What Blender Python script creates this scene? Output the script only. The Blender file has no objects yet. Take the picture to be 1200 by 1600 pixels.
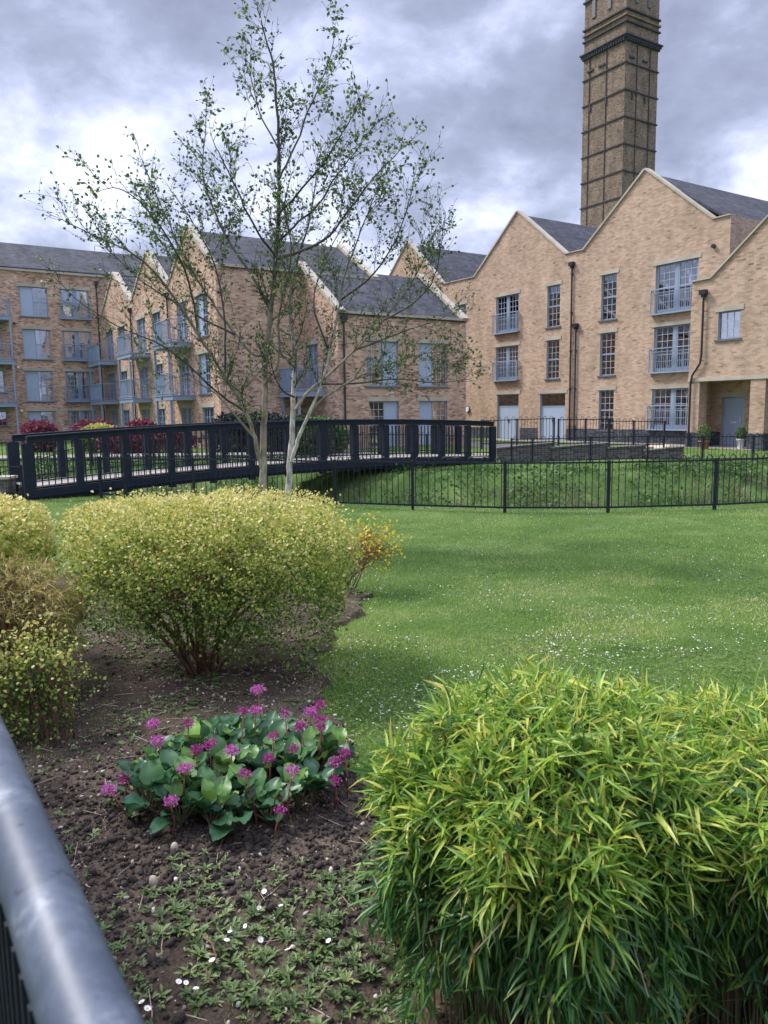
import bpy, math, random
import numpy as np
from mathutils import Vector, Matrix, Euler
from mathutils.geometry import tessellate_polygon
random.seed(7); rng = np.random.default_rng(11)
sc = bpy.context.scene
col = sc.collection
R = math.radians

# ------------------------------------------------------------------ camera
CAM_H = 1.9; FPX = 1191.0; PITCH = .1303; ROLL = .0138
cam = bpy.data.objects.new('camera', bpy.data.cameras.new('camera')); col.objects.link(cam)
CM = Matrix.Rotation(math.pi/2-PITCH, 3, 'X') @ Matrix.Rotation(-ROLL, 3, 'Z')
cam.matrix_world = Matrix.Translation((0, 0, CAM_H)) @ CM.to_4x4()
cam.data.sensor_fit = 'HORIZONTAL'; cam.data.sensor_width = 36; cam.data.lens = 36*FPX/1200
cam.data.clip_start = .05; cam.data.clip_end = 3000
cam.data.dof.use_dof = True; cam.data.dof.focus_distance = 7; cam.data.dof.aperture_fstop = 11
sc.camera = cam

# ------------------------------------------------------------------ light
SUN_EL, SUN_AZ = 50, -62          # azimuth measured from +Y towards +X
world = bpy.data.worlds.new('World'); sc.world = world; world.use_nodes = True
sun = bpy.data.objects.new('sun', bpy.data.lights.new('sun', 'SUN')); col.objects.link(sun)
sun.data.energy = 2.9; sun.data.angle = R(14); sun.data.color = (1, .95, .87)
sd = Vector((math.sin(R(SUN_AZ))*math.cos(R(SUN_EL)), math.cos(R(SUN_AZ))*math.cos(R(SUN_EL)), math.sin(R(SUN_EL))))
sun.rotation_euler = sd.to_track_quat('Z', 'Y').to_euler()
sc.view_settings.view_transform = 'Standard'; sc.view_settings.look = 'None'
sc.view_settings.exposure = 0.74; sc.view_settings.gamma = 1

def sky():
    nt = world.node_tree; nt.nodes.clear(); N = nt.nodes.new; L = nt.links.new
    out = N('ShaderNodeOutputWorld'); bg = N('ShaderNodeBackground'); L(bg.outputs[0], out.inputs[0])
    st = N('ShaderNodeTexSky'); st.sky_type = 'NISHITA'; st.sun_disc = False
    st.sun_elevation = R(SUN_EL); st.sun_rotation = R(SUN_AZ)
    tc = N('ShaderNodeTexCoord')
    sep = N('ShaderNodeSeparateXYZ'); L(tc.outputs['Generated'], sep.inputs[0])
    def math_(op, a, b=None, c=None, clamp=False):
        m = N('ShaderNodeMath'); m.operation = op; m.use_clamp = clamp
        for i, x in enumerate((a, b, c)):
            if x is None: continue
            if isinstance(x, (int, float)): m.inputs[i].default_value = x
            else: L(x, m.inputs[i])
        return m.outputs[0]
    zc = math_('ADD', math_('MAXIMUM', sep.outputs[2], 0.0), .42)
    cx = math_('DIVIDE', sep.outputs[0], zc); cy = math_('DIVIDE', sep.outputs[1], zc)
    cmb = N('ShaderNodeCombineXYZ'); L(cx, cmb.inputs[0]); L(cy, cmb.inputs[1]); cmb.inputs[2].default_value = 3.3
    n1 = N('ShaderNodeTexNoise'); n1.inputs['Scale'].default_value = 1.9; n1.inputs['Detail'].default_value = 7
    n1.inputs['Roughness'].default_value = .56; n1.inputs['Distortion'].default_value = .15; L(cmb.outputs[0], n1.inputs['Vector'])
    n2 = N('ShaderNodeTexNoise'); n2.inputs['Scale'].default_value = 5.2; n2.inputs['Detail'].default_value = 9; n2.inputs['Roughness'].default_value = .6; n2.inputs['Distortion'].default_value = .2; L(cmb.outputs[0], n2.inputs['Vector'])
    t = math_('ADD', math_('MULTIPLY', n1.outputs[0], .85), math_('MULTIPLY', n2.outputs[0], .50)); t = math_('SUBTRACT', t, .187)
    # broad bright and dark banks of cloud, fixed in the sky
    def blob(px, py, rad, amp, t):
        d = (CM @ Vector(((px-600)/FPX, (800-py)/FPX, -1))).normalized()
        dp = N('ShaderNodeVectorMath'); dp.operation = 'DOT_PRODUCT'; dp.inputs[1].default_value = d; L(tc.outputs['Generated'], dp.inputs[0])
        k = math_('DIVIDE', math_('SUBTRACT', dp.outputs['Value'], 1.0), rad*rad/2)
        g = math_('EXPONENT', k)
        return math_('ADD', t, math_('MULTIPLY', g, amp))
    for b in [(200, 250, .17, .055), (470, 215, .13, .06), (100, 290, .09, .03), (40, 60, .15, -.07), (330, 30, .10, -.03), (870, 190, .12, -.09), (1120, 130, .13, -.10), (760, 360, .07, .10),
              (1170, 290, .07, .05), (120, 360, .10, .03), (700, 60, .14, .02), (20, 330, .06, -.06), (560, 60, .1, -.03), (930, 300, .06, .05)]:
        t = blob(*b, t)
    cr = N('ShaderNodeValToRGB'); L(t, cr.inputs[0])
    e = cr.color_ramp; e.elements[0].position = .28; e.elements[0].color = (.17, .19, .27, 1)
    e.elements[1].position = .66; e.elements[1].color = (.88, .91, .99, 1)
    for p_, c_ in ((.44, (.28, .31, .43, 1)), (.51, (.40, .435, .60, 1)), (.59, (.60, .64, .82, 1))):
        x = e.elements.new(p_); x.color = c_
    # an overcast sky is brighter overhead than near the horizon
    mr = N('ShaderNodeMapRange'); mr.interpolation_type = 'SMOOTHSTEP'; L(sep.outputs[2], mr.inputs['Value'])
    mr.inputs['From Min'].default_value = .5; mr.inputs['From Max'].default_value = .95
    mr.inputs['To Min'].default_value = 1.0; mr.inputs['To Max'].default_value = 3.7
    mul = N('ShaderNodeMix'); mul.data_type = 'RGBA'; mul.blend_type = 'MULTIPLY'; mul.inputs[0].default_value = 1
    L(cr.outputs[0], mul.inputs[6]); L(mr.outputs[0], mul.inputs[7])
    sk = N('ShaderNodeMix'); sk.data_type = 'RGBA'; sk.blend_type = 'MULTIPLY'; sk.inputs[0].default_value = 1
    L(st.outputs[0], sk.inputs[6]); sk.inputs[7].default_value = (.1, .1, .1, 1)
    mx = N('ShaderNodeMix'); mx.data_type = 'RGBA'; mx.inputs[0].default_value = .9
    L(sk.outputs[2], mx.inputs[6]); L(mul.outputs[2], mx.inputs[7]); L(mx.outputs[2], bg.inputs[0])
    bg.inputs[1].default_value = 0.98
sky()

# ------------------------------------------------------------------ pixel helpers (photo pixels -> points on real planes)
def ray(x, y): return CM @ Vector(((x-600)/FPX, (800-y)/FPX, -1))
def at(x, y, Y):
    q = ray(x, y); t = Y/q.y; return Vector((q.x*t, Y, CAM_H+q.z*t))
def on_z(z, x, y):
    q = ray(x, y); t = (z-CAM_H)/q.z; return Vector((q.x*t, q.y*t, z))

# ------------------------------------------------------------------ materials
def newmat(name):
    m = bpy.data.materials.new(name); m.use_nodes = True; nt = m.node_tree
    return m, nt, nt.nodes['Principled BSDF'], nt.nodes.new, nt.links.new
def ramp(N, stops, fac=None, L=None):
    r = N('ShaderNodeValToRGB'); e = r.color_ramp
    e.elements[0].position = stops[0][0]; e.elements[0].color = (*stops[0][1], 1)
    e.elements[1].position = stops[-1][0]; e.elements[1].color = (*stops[-1][1], 1)
    for p_, c_ in stops[1:-1]: x = e.elements.new(p_); x.color = (*c_, 1)
    if fac is not None: L(fac, r.inputs[0])
    return r
def plain(name, c, rough=.6, c2=None, scale=3, bump=0, bscale=60, metal=0, spec=.5, coord='Object'):
    m, nt, b, N, L = newmat(name)
    b.inputs['Base Color'].default_value = (*c, 1); b.inputs['Roughness'].default_value = rough; b.inputs['Metallic'].default_value = metal
    b.inputs['Specular IOR Level'].default_value = spec
    tc = N('ShaderNodeTexCoord')
    if c2:
        n = N('ShaderNodeTexNoise'); n.inputs['Scale'].default_value = scale; n.inputs['Detail'].default_value = 6; L(tc.outputs[coord], n.inputs[0])
        r = ramp(N, [(.35, c), (.65, c2)], n.outputs[0], L); L(r.outputs[0], b.inputs['Base Color'])
    if bump:
        n = N('ShaderNodeTexNoise'); n.inputs['Scale'].default_value = bscale; n.inputs['Detail'].default_value = 4; L(tc.outputs[coord], n.inputs[0])
        bp = N('ShaderNodeBump'); bp.inputs['Strength'].default_value = bump; bp.inputs['Distance'].default_value = .02
        L(n.outputs[0], bp.inputs['Height']); L(bp.outputs[0], b.inputs['Normal'])
    return m
def brick(name, stops, mortar, w=.225, h=.075, mort=.009, large=.25):
    m, nt, b, N, L = newmat(name)
    uv = N('ShaderNodeUVMap'); uv.uv_map = 'UVMap'; sp = N('ShaderNodeSeparateXYZ'); L(uv.outputs[0], sp.inputs[0])
    def M_(op, a, c=None):
        x = N('ShaderNodeMath'); x.operation = op
        for i, v in enumerate((a, c)):
            if v is None: continue
            if isinstance(v, (int, float)): x.inputs[i].default_value = v
            else: L(v, x.inputs[i])
        return x.outputs[0]
    row = M_('FLOOR', M_('DIVIDE', sp.outputs[1], h))
    off = M_('MULTIPLY', M_('MODULO', M_('ABSOLUTE', row), 2), .5)
    cf = M_('ADD', M_('DIVIDE', sp.outputs[0], w), off); cl = M_('FLOOR', cf)
    c = N('ShaderNodeCombineXYZ'); L(cl, c.inputs[0]); L(row, c.inputs[1])
    wn = N('ShaderNodeTexWhiteNoise'); wn.noise_dimensions = '2D'; L(c.outputs[0], wn.inputs['Vector'])
    # clusters: neighbouring bricks drift together
    nz = N('ShaderNodeTexNoise'); nz.inputs['Scale'].default_value = .9; nz.inputs['Detail'].default_value = 5; L(uv.outputs[0], nz.inputs[0])
    fac = M_('ADD', M_('MULTIPLY', wn.outputs[0], .86), M_('MULTIPLY', nz.outputs[0], .28))
    fac = M_('SUBTRACT', fac, .07)
    r = ramp(N, stops, fac, L); r.color_ramp.interpolation = 'LINEAR'
    fx = M_('FRACT', cf); fz = M_('FRACT', M_('DIVIDE', sp.outputs[1], h))
    mm = M_('MAXIMUM', M_('LESS_THAN', fx, mort/w), M_('LESS_THAN', fz, mort/h))
    mx = N('ShaderNodeMix'); mx.data_type = 'RGBA'; L(mm, mx.inputs[0]); L(r.outputs[0], mx.inputs[6]); mx.inputs[7].default_value = (*mortar, 1)
    n3 = N('ShaderNodeTexNoise'); mp3 = N('ShaderNodeMapping'); mp3.inputs['Scale'].default_value = (1.6, .55, 1); L(uv.outputs[0], mp3.inputs[0]); n3.inputs['Scale'].default_value = .6; n3.inputs['Detail'].default_value = 8; n3.inputs['Roughness'].default_value = .65; L(mp3.outputs[0], n3.inputs[0])
    r3 = ramp(N, [(.3, (1-large,)*3), (.7, (1+large*.4,)*3)], n3.outputs[0], L)
    m2 = N('ShaderNodeMix'); m2.data_type = 'RGBA'; m2.blend_type = 'MULTIPLY'; m2.inputs[0].default_value = 1
    L(mx.outputs[2], m2.inputs[6]); L(r3.outputs[0], m2.inputs[7]); L(m2.outputs[2], b.inputs['Base Color'])
    b.inputs['Roughness'].default_value = .9; b.inputs['Specular IOR Level'].default_value = .2
    bp = N('ShaderNodeBump'); bp.inputs['Strength'].default_value = .5; bp.inputs['Distance'].default_value = .012
    L(M_('SUBTRACT', 1, mm), bp.inputs['Height']); L(bp.outputs[0], b.inputs['Normal'])
    return m
def foliage(name, stops, trans=.35, rough=.5, spec=.4):
    m, nt, b, N, L = newmat(name)
    a = N('ShaderNodeAttribute'); a.attribute_name = 'rnd'
    r = ramp(N, stops, a.outputs['Fac'], L)
    L(r.outputs[0], b.inputs['Base Color']); b.inputs['Roughness'].default_value = rough; b.inputs['Specular IOR Level'].default_value = spec
    tr = N('ShaderNodeBsdfTranslucent'); L(r.outputs[0], tr.inputs[0])
    mx = N('ShaderNodeMixShader'); mx.inputs[0].default_value = trans
    L(b.outputs[0], mx.inputs[1]); L(tr.outputs[0], mx.inputs[2]); L(mx.outputs[0], nt.nodes['Material Output'].inputs[0])
    return m
def glass():
    m, nt, b, N, L = newmat('window_glass')
    g = N('ShaderNodeBsdfGlossy'); g.inputs['Roughness'].default_value = .02; g.inputs[0].default_value = (.9, .93, 1, 1)
    t = N('ShaderNodeBsdfTransparent'); t.inputs[0].default_value = (.9, .93, .95, 1)
    f0 = N('ShaderNodeFresnel'); f0.inputs[0].default_value = 1.7; f = N('ShaderNodeMath'); f.operation = 'MULTIPLY_ADD'; L(f0.outputs[0], f.inputs[0]); f.inputs[1].default_value = .8; f.inputs[2].default_value = .24
    n = N('ShaderNodeTexNoise'); n.inputs['Scale'].default_value = .8; tc = N('ShaderNodeTexCoord'); L(tc.outputs['Object'], n.inputs[0])
    bp = N('ShaderNodeBump'); bp.inputs['Strength'].default_value = .15; bp.inputs['Distance'].default_value = .05; L(n.outputs[0], bp.inputs['Height'])
    L(bp.outputs[0], g.inputs['Normal'])
    mx = N('ShaderNodeMixShader'); L(f.outputs[0], mx.inputs[0]); L(t.outputs[0], mx.inputs[1]); L(g.outputs[0], mx.inputs[2])
    L(mx.outputs[0], nt.nodes['Material Output'].inputs[0]); return m

M = {}
M['brick_buff'] = brick('buff_brick', [(0, (.10, .075, .06)), (.06, (.28, .19, .125)), (.12, (.42, .29, .20)), (.5, (.50, .355, .25)), (.82, (.56, .41, .30)), (.93, (.60, .40, .32)), (1, (.72, .63, .55))], (.48, .39, .31))
M['brick_pink'] = brick('pink_brick', [(0, (.12, .08, .07)), (.12, (.29, .175, .125)), (.3, (.47, .30, .21)), (.6, (.58, .39, .27)), (.85, (.64, .42, .32)), (1, (.76, .64, .54))], (.54, .44, .35))
M['brick_dark'] = brick('dark_brick', [(0, (.03, .035, .045)), (.5, (.06, .068, .085)), (1, (.11, .115, .13))], (.14, .14, .15), large=.2)
M['brick_grey'] = brick('grey_brick', [(0, (.06, .055, .055)), (.5, (.11, .10, .095)), (1, (.19, .17, .15))], (.24, .23, .21), large=.2)
M['brick_tower'] = brick('tower_brick', [(0, (.08, .06, .05)), (.3, (.20, .145, .105)), (.7, (.275, .20, .15)), (1, (.37, .28, .22))], (.21, .175, .15), large=.35)
M['slate'] = brick('roof_slate', [(0, (.05, .052, .06)), (.5, (.072, .075, .088)), (1, (.10, .103, .118))], (.035, .037, .045), w=.3, h=.22, mort=.012, large=.3)
M['stone'] = plain('cream_stone', (.38, .33, .26), .9, (.48, .43, .35), 1.5, .2, 30)
M['blue_frame'] = plain('blue_grey_paint', (.24, .30, .40), .45, (.28, .345, .45), 2)
M['blue_panel'] = plain('blue_grey_panel', (.34, .42, .55), .5, (.37, .45, .57), .7)
M['white_bar'] = plain('pale_glazing_bar', (.42, .47, .55), .4)
M['sill'] = plain('grey_sill', (.12, .12, .13), .6)
M['black_metal'] = plain('black_railing_paint', (.010, .014, .022), .5, (.018, .023, .034), 8, spec=.3)
M['bridge_paint'] = plain('navy_black_bridge_paint', (.007, .012, .024), .5, (.013, .020, .036), 5, .15, 40, spec=.3)
M['pipe'] = plain('black_pipe', (.02, .022, .03), .35)
M['curtain'] = plain('curtain_cloth', (.62, .62, .66), .9, (.72, .72, .74), 4)
M['glass'] = glass()
M['room_shade'] = plain('painted_room_shade', (.05, .05, .06), .9)  # near-black colour standing in for shade inside the rooms
M['deck'] = plain('weathered_deck', (.28, .25, .22), .85, (.38, .34, .30), 9)
M['soot'] = plain('sooty_band', (.03, .035, .055), .85, (.06, .055, .065), 3)
M['paving'] = plain('path_paving', (.20, .18, .16), .9, (.26, .24, .21), 2)
M['slab'] = plain('tan_stone_slab', (.45, .36, .26), .9, (.5, .42, .32), 6)
M['white'] = plain('white_plastic', (.75, .75, .75), .5)
M['terracotta'] = plain('terracotta', (.36, .17, .10), .8)
M['bird_white'] = plain('chrome_letter_plate', (.7, .7, .7), .3)

def steel():
    m, nt, b, N, L = newmat('galvanised_painted_tube')
    tc = N('ShaderNodeTexCoord')
    n = N('ShaderNodeTexNoise'); n.inputs['Scale'].default_value = 9; n.inputs['Detail'].default_value = 10; n.inputs['Roughness'].default_value = .75; L(tc.outputs['Object'], n.inputs[0])
    r = ramp(N, [(.34, (.045, .058, .085)), (.48, (.06, .076, .108)), (.57, (.09, .11, .145)), (.68, (.24, .26, .29))], n.outputs[0], L)
    n2 = N('ShaderNodeTexNoise'); n2.inputs['Scale'].default_value = 60; n2.inputs['Detail'].default_value = 4; L(tc.outputs['Object'], n2.inputs[0])
    r2 = ramp(N, [(.28, (.25, .22, .2)), (.36, (1, 1, 1))], n2.outputs[0], L)
    mx = N('ShaderNodeMix'); mx.data_type = 'RGBA'; mx.blend_type = 'MULTIPLY'; mx.inputs[0].default_value = .8
    L(r.outputs[0], mx.inputs[6]); L(r2.outputs[0], mx.inputs[7]); L(mx.outputs[2], b.inputs['Base Color'])
    b.inputs['Roughness'].default_value = .5; b.inputs['Metallic'].default_value = .1
    bp = N('ShaderNodeBump'); bp.inputs['Strength'].default_value = .25; bp.inputs['Distance'].default_value = .002; L(n2.outputs[0], bp.inputs['Height']); L(bp.outputs[0], b.inputs['Normal'])
    return m
M['steel'] = steel()

def ground_mat():
    m, nt, b, N, L = newmat('lawn_ground')
    tc = N('ShaderNodeTexCoord'); g = N('ShaderNodeNewGeometry'); sp = N('ShaderNodeSeparateXYZ'); L(g.outputs['Position'], sp.inputs[0])
    n1 = N('ShaderNodeTexNoise'); n1.inputs['Scale'].default_value = .55; n1.inputs['Detail'].default_value = 8; n1.inputs['Roughness'].default_value = .7; L(tc.outputs['Object'], n1.inputs[0])
    r1 = ramp(N, [(.3, (.05, .11, .024)), (.5, (.08, .14, .035)), (.62, (.12, .18, .055)), (.75, (.17, .19, .075))], n1.outputs[0], L)
    n2 = N('ShaderNodeTexNoise'); n2.inputs['Scale'].default_value = 22; n2.inputs['Detail'].default_value = 8; n2.inputs['Roughness'].default_value = .8; L(tc.outputs['Object'], n2.inputs[0])
    r2 = ramp(N, [(.3, (.45, .45, .4)), (.6, (1.15, 1.15, 1.1))], n2.outputs[0], L)
    mx = N('ShaderNodeMix'); mx.data_type = 'RGBA'; mx.blend_type = 'MULTIPLY'; mx.inputs[0].default_value = 1; L(r1.outputs[0], mx.inputs[6]); L(r2.outputs[0], mx.inputs[7])
    # bare earth and dead stalks low on the ditch banks
    n3 = N('ShaderNodeTexNoise'); n3.inputs['Scale'].default_value = 1.6; n3.inputs['Detail'].default_value = 6; L(tc.outputs['Object'], n3.inputs[0])
    a = N('ShaderNodeMath'); a.operation = 'MULTIPLY_ADD'; L(n3.outputs[0], a.inputs[0]); a.inputs[1].default_value = 1.9; L(sp.outputs[2], a.inputs[2])
    r3 = ramp(N, [(.0, (.7, .7, .7)), (.1, (0, 0, 0))], a.outputs[0], L)
    m2 = N('ShaderNodeMix'); m2.data_type = 'RGBA'; L(r3.outputs[0], m2.inputs[0]); L(mx.outputs[2], m2.inputs[6]); m2.inputs[7].default_value = (.10, .08, .055, 1)
    L(m2.outputs[2], b.inputs['Base Color']); b.inputs['Roughness'].default_value = .95; b.inputs['Specular IOR Level'].default_value = .15
    bp = N('ShaderNodeBump'); bp.inputs['Strength'].default_value = .8; bp.inputs['Distance'].default_value = .03; L(n2.outputs[0], bp.inputs['Height']); L(bp.outputs[0], b.inputs['Normal'])
    return m
def soil_mat():
    m, nt, b, N, L = newmat('bed_soil')
    tc = N('ShaderNodeTexCoord')
    n1 = N('ShaderNodeTexNoise'); n1.inputs['Scale'].default_value = 2.2; n1.inputs['Detail'].default_value = 10; n1.inputs['Roughness'].default_value = .75; L(tc.outputs['Object'], n1.inputs[0])
    r1 = ramp(N, [(.3, (.034, .026, .020)), (.5, (.070, .053, .041)), (.68, (.13, .102, .078))], n1.outputs[0], L)
    n2 = N('ShaderNodeTexNoise'); n2.inputs['Scale'].default_value = 70; n2.inputs['Detail'].default_value = 6; L(tc.outputs['Object'], n2.inputs[0])
    r2 = ramp(N, [(.3, (.5, .5, .5)), (.7, (1.5, 1.45, 1.35))], n2.outputs[0], L)
    mx = N('ShaderNodeMix'); mx.data_type = 'RGBA'; mx.blend_type = 'MULTIPLY'; mx.inputs[0].default_value = 1; L(r1.outputs[0], mx.inputs[6]); L(r2.outputs[0], mx.inputs[7])
    L(mx.outputs[2], b.inputs['Base Color']); b.inputs['Roughness'].default_value = .95; b.inputs['Specular IOR Level'].default_value = .15
    bp = N('ShaderNodeBump'); bp.inputs['Strength'].default_value = .9; bp.inputs['Distance'].default_value = .015; L(n2.outputs[0], bp.inputs['Height']); L(bp.outputs[0], b.inputs['Normal'])
    return m
def bark(name, stops, sz=6, up=False):
    m, nt, b, N, L = newmat(name)
    tc = N('ShaderNodeTexCoord'); mp = N('ShaderNodeMapping'); mp.inputs['Scale'].default_value = (1, 1, .45); L(tc.outputs['Object'], mp.inputs[0])
    n = N('ShaderNodeTexNoise'); n.inputs['Scale'].default_value = sz*2; n.inputs['Detail'].default_value = 8; n.inputs['Roughness'].default_value = .7; L(mp.outputs[0], n.inputs[0])
    r = ramp(N, stops, n.outputs[0], L); L(r.outputs[0], b.inputs['Base Color']); b.inputs['Roughness'].default_value = .85
    if up:
        g = N('ShaderNodeNewGeometry'); sp = N('ShaderNodeSeparateXYZ'); L(g.outputs['Position'], sp.inputs[0])
        mr = N('ShaderNodeMapRange'); L(sp.outputs[2], mr.inputs[0]); mr.inputs[1].default_value = 2.2; mr.inputs[2].default_value = 4.2
        mx = N('ShaderNodeMix'); mx.data_type = 'RGBA'; L(mr.outputs[0], mx.inputs[0]); L(r.outputs[0], mx.inputs[6]); mx.inputs[7].default_value = (.085, .07, .06, 1); L(mx.outputs[2], b.inputs['Base Color'])
    bp = N('ShaderNodeBump'); bp.inputs['Strength'].default_value = .8; bp.inputs['Distance'].default_value = .02; L(n.outputs[0], bp.inputs['Height']); L(bp.outputs[0], b.inputs['Normal'])
    return m
M['ground'] = ground_mat(); M['soil'] = soil_mat()
M['bark_tan'] = bark('tan_birch_bark', [(.3, (.07, .055, .04)), (.45, (.24, .195, .14)), (.6, (.40, .34, .25)), (.75, (.5, .45, .37))], up=True)
M['bark_white'] = bark('white_birch_bark', [(.32, (.08, .06, .05)), (.42, (.34, .30, .25)), (.55, (.60, .56, .5)), (.75, (.74, .71, .66))], up=True)
M['twig'] = bark('twig_bark', [(.3, (.035, .028, .025)), (.7, (.10, .08, .06))])
M['stem_brown'] = bark('shrub_stem', [(.3, (.07, .04, .025)), (.55, (.20, .11, .065)), (.75, (.36, .19, .10))], 20)
M['clod'] = plain('soil_clod', (.026, .019, .015), .95, (.060, .044, .034), 12, .5, 80)
def pebble_mat():
    m, nt, b, N, L = newmat('pebble'); a = N('ShaderNodeAttribute'); a.attribute_name = 'rnd'
    r = ramp(N, [(0, (.12, .09, .07)), (.4, (.25, .2, .15)), (.8, (.4, .34, .27)), (1, (.6, .55, .47))], a.outputs['Fac'], L); L(r.outputs[0], b.inputs['Base Color']); b.inputs['Roughness'].default_value = .8
    return m
M['pebble'] = pebble_mat()
M['grass'] = foliage('grass_blade', [(0, (.10, .20, .032)), (.45, (.25, .39, .065)), (.8, (.42, .52, .13)), (1, (.60, .55, .27))], .3)
M['bank_grass'] = foliage('bank_grass_blade', [(0, (.028, .07, .018)), (.45, (.075, .15, .033)), (.8, (.15, .23, .055)), (1, (.34, .27, .18))], .3)
M['dead'] = foliage('dead_stalk', [(0, (.10, .075, .055)), (.5, (.24, .18, .13)), (1, (.42, .34, .26))], .1)
M['weed'] = foliage('weed_leaf', [(0, (.06, .10, .03)), (.6, (.13, .20, .06)), (1, (.24, .29, .11))], .25)
M['birch_leaf'] = foliage('birch_leaf', [(0, (.045, .09, .03)), (.6, (.085, .155, .045)), (1, (.20, .30, .08))], .4)
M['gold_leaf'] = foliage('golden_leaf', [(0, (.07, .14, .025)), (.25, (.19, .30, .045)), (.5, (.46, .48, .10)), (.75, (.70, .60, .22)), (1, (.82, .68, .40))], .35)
M['yellow_leaf'] = foliage('yellow_blossom', [(0, (.16, .26, .04)), (.3, (.34, .38, .05)), (.5, (.75, .58, .06)), (1, (.85, .58, .06))], .35)
M['bamboo_leaf'] = foliage('bamboo_leaf', [(0, (.04, .12, .035)), (.3, (.075, .19, .045)), (.6, (.20, .36, .05)), (.85, (.44, .56, .08)), (.965, (.62, .60, .14)), (1, (.60, .34, .14))], .45, .36, .5)
M['dry_bamboo'] = foliage('dry_bamboo_leaf', [(0, (.2, .22, .06)), (.5, (.40, .38, .10)), (1, (.45, .33, .15))], .35)
M['culm'] = plain('bamboo_culm', (.07, .09, .03), .6, (.16, .12, .07), 9)
M['dry_culm'] = plain('dry_culm', (.16, .09, .05), .8, (.26, .17, .09), 9)
M['bergenia_leaf'] = foliage('bergenia_leaf', [(0, (.022, .07, .036)), (.5, (.038, .11, .05)), (.8, (.065, .16, .05)), (1, (.18, .33, .06))], .15, .4, .4)
M['petal'] = foliage('magenta_petal', [(0, (.26, .025, .12)), (.5, (.48, .08, .34)), (1, (.72, .28, .66))], .3)
M['stalk'] = plain('red_stalk', (.20, .05, .05), .6, (.28, .10, .07), 10)
M['red_leaf'] = foliage('maroon_leaf', [(0, (.12, .025, .045)), (.6, (.24, .055, .09)), (1, (.36, .12, .15))], .25)
M['green_leaf'] = foliage('green_leaf', [(0, (.04, .09, .025)), (.6, (.09, .17, .04)), (1, (.16, .25, .07))], .3)
M['dark_leaf'] = foliage('dark_leaf', [(0, (.02, .025, .025)), (.6, (.04, .05, .045)), (1, (.07, .08, .06))], .2)
M['daisy_petal'] = plain('daisy_petal', (.8, .8, .8), .6)
M['daisy_far'] = plain('daisy_head', (.55, .57, .52), .8)
M['daisy_eye'] = plain('daisy_eye', (.7, .45, .04), .7)

# ------------------------------------------------------------------ object helpers
def tag(o, label=None, cat=None, group=None, kind=None):
    if label: o['label'] = label
    if cat: o['category'] = cat
    if group: o['group'] = group
    if kind: o['kind'] = kind
    return o
def thing(name, label, cat, loc, group=None):
    o = bpy.data.objects.new(name, None); col.objects.link(o); o.location = loc; o.empty_display_size = .2
    return tag(o, label, cat, group)
def link(me, name, mat, parent=None):
    o = bpy.data.objects.new(name, me); col.objects.link(o)
    if mat: me.materials.append(mat)
    if parent is not None:
        o.parent = parent
        if parent.parent is None: o.matrix_parent_inverse = Matrix.Translation(-Vector(parent.location))
    return o
def smooth(o): o.data.polygons.foreach_set('use_smooth', [True]*len(o.data.polygons)); return o

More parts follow.
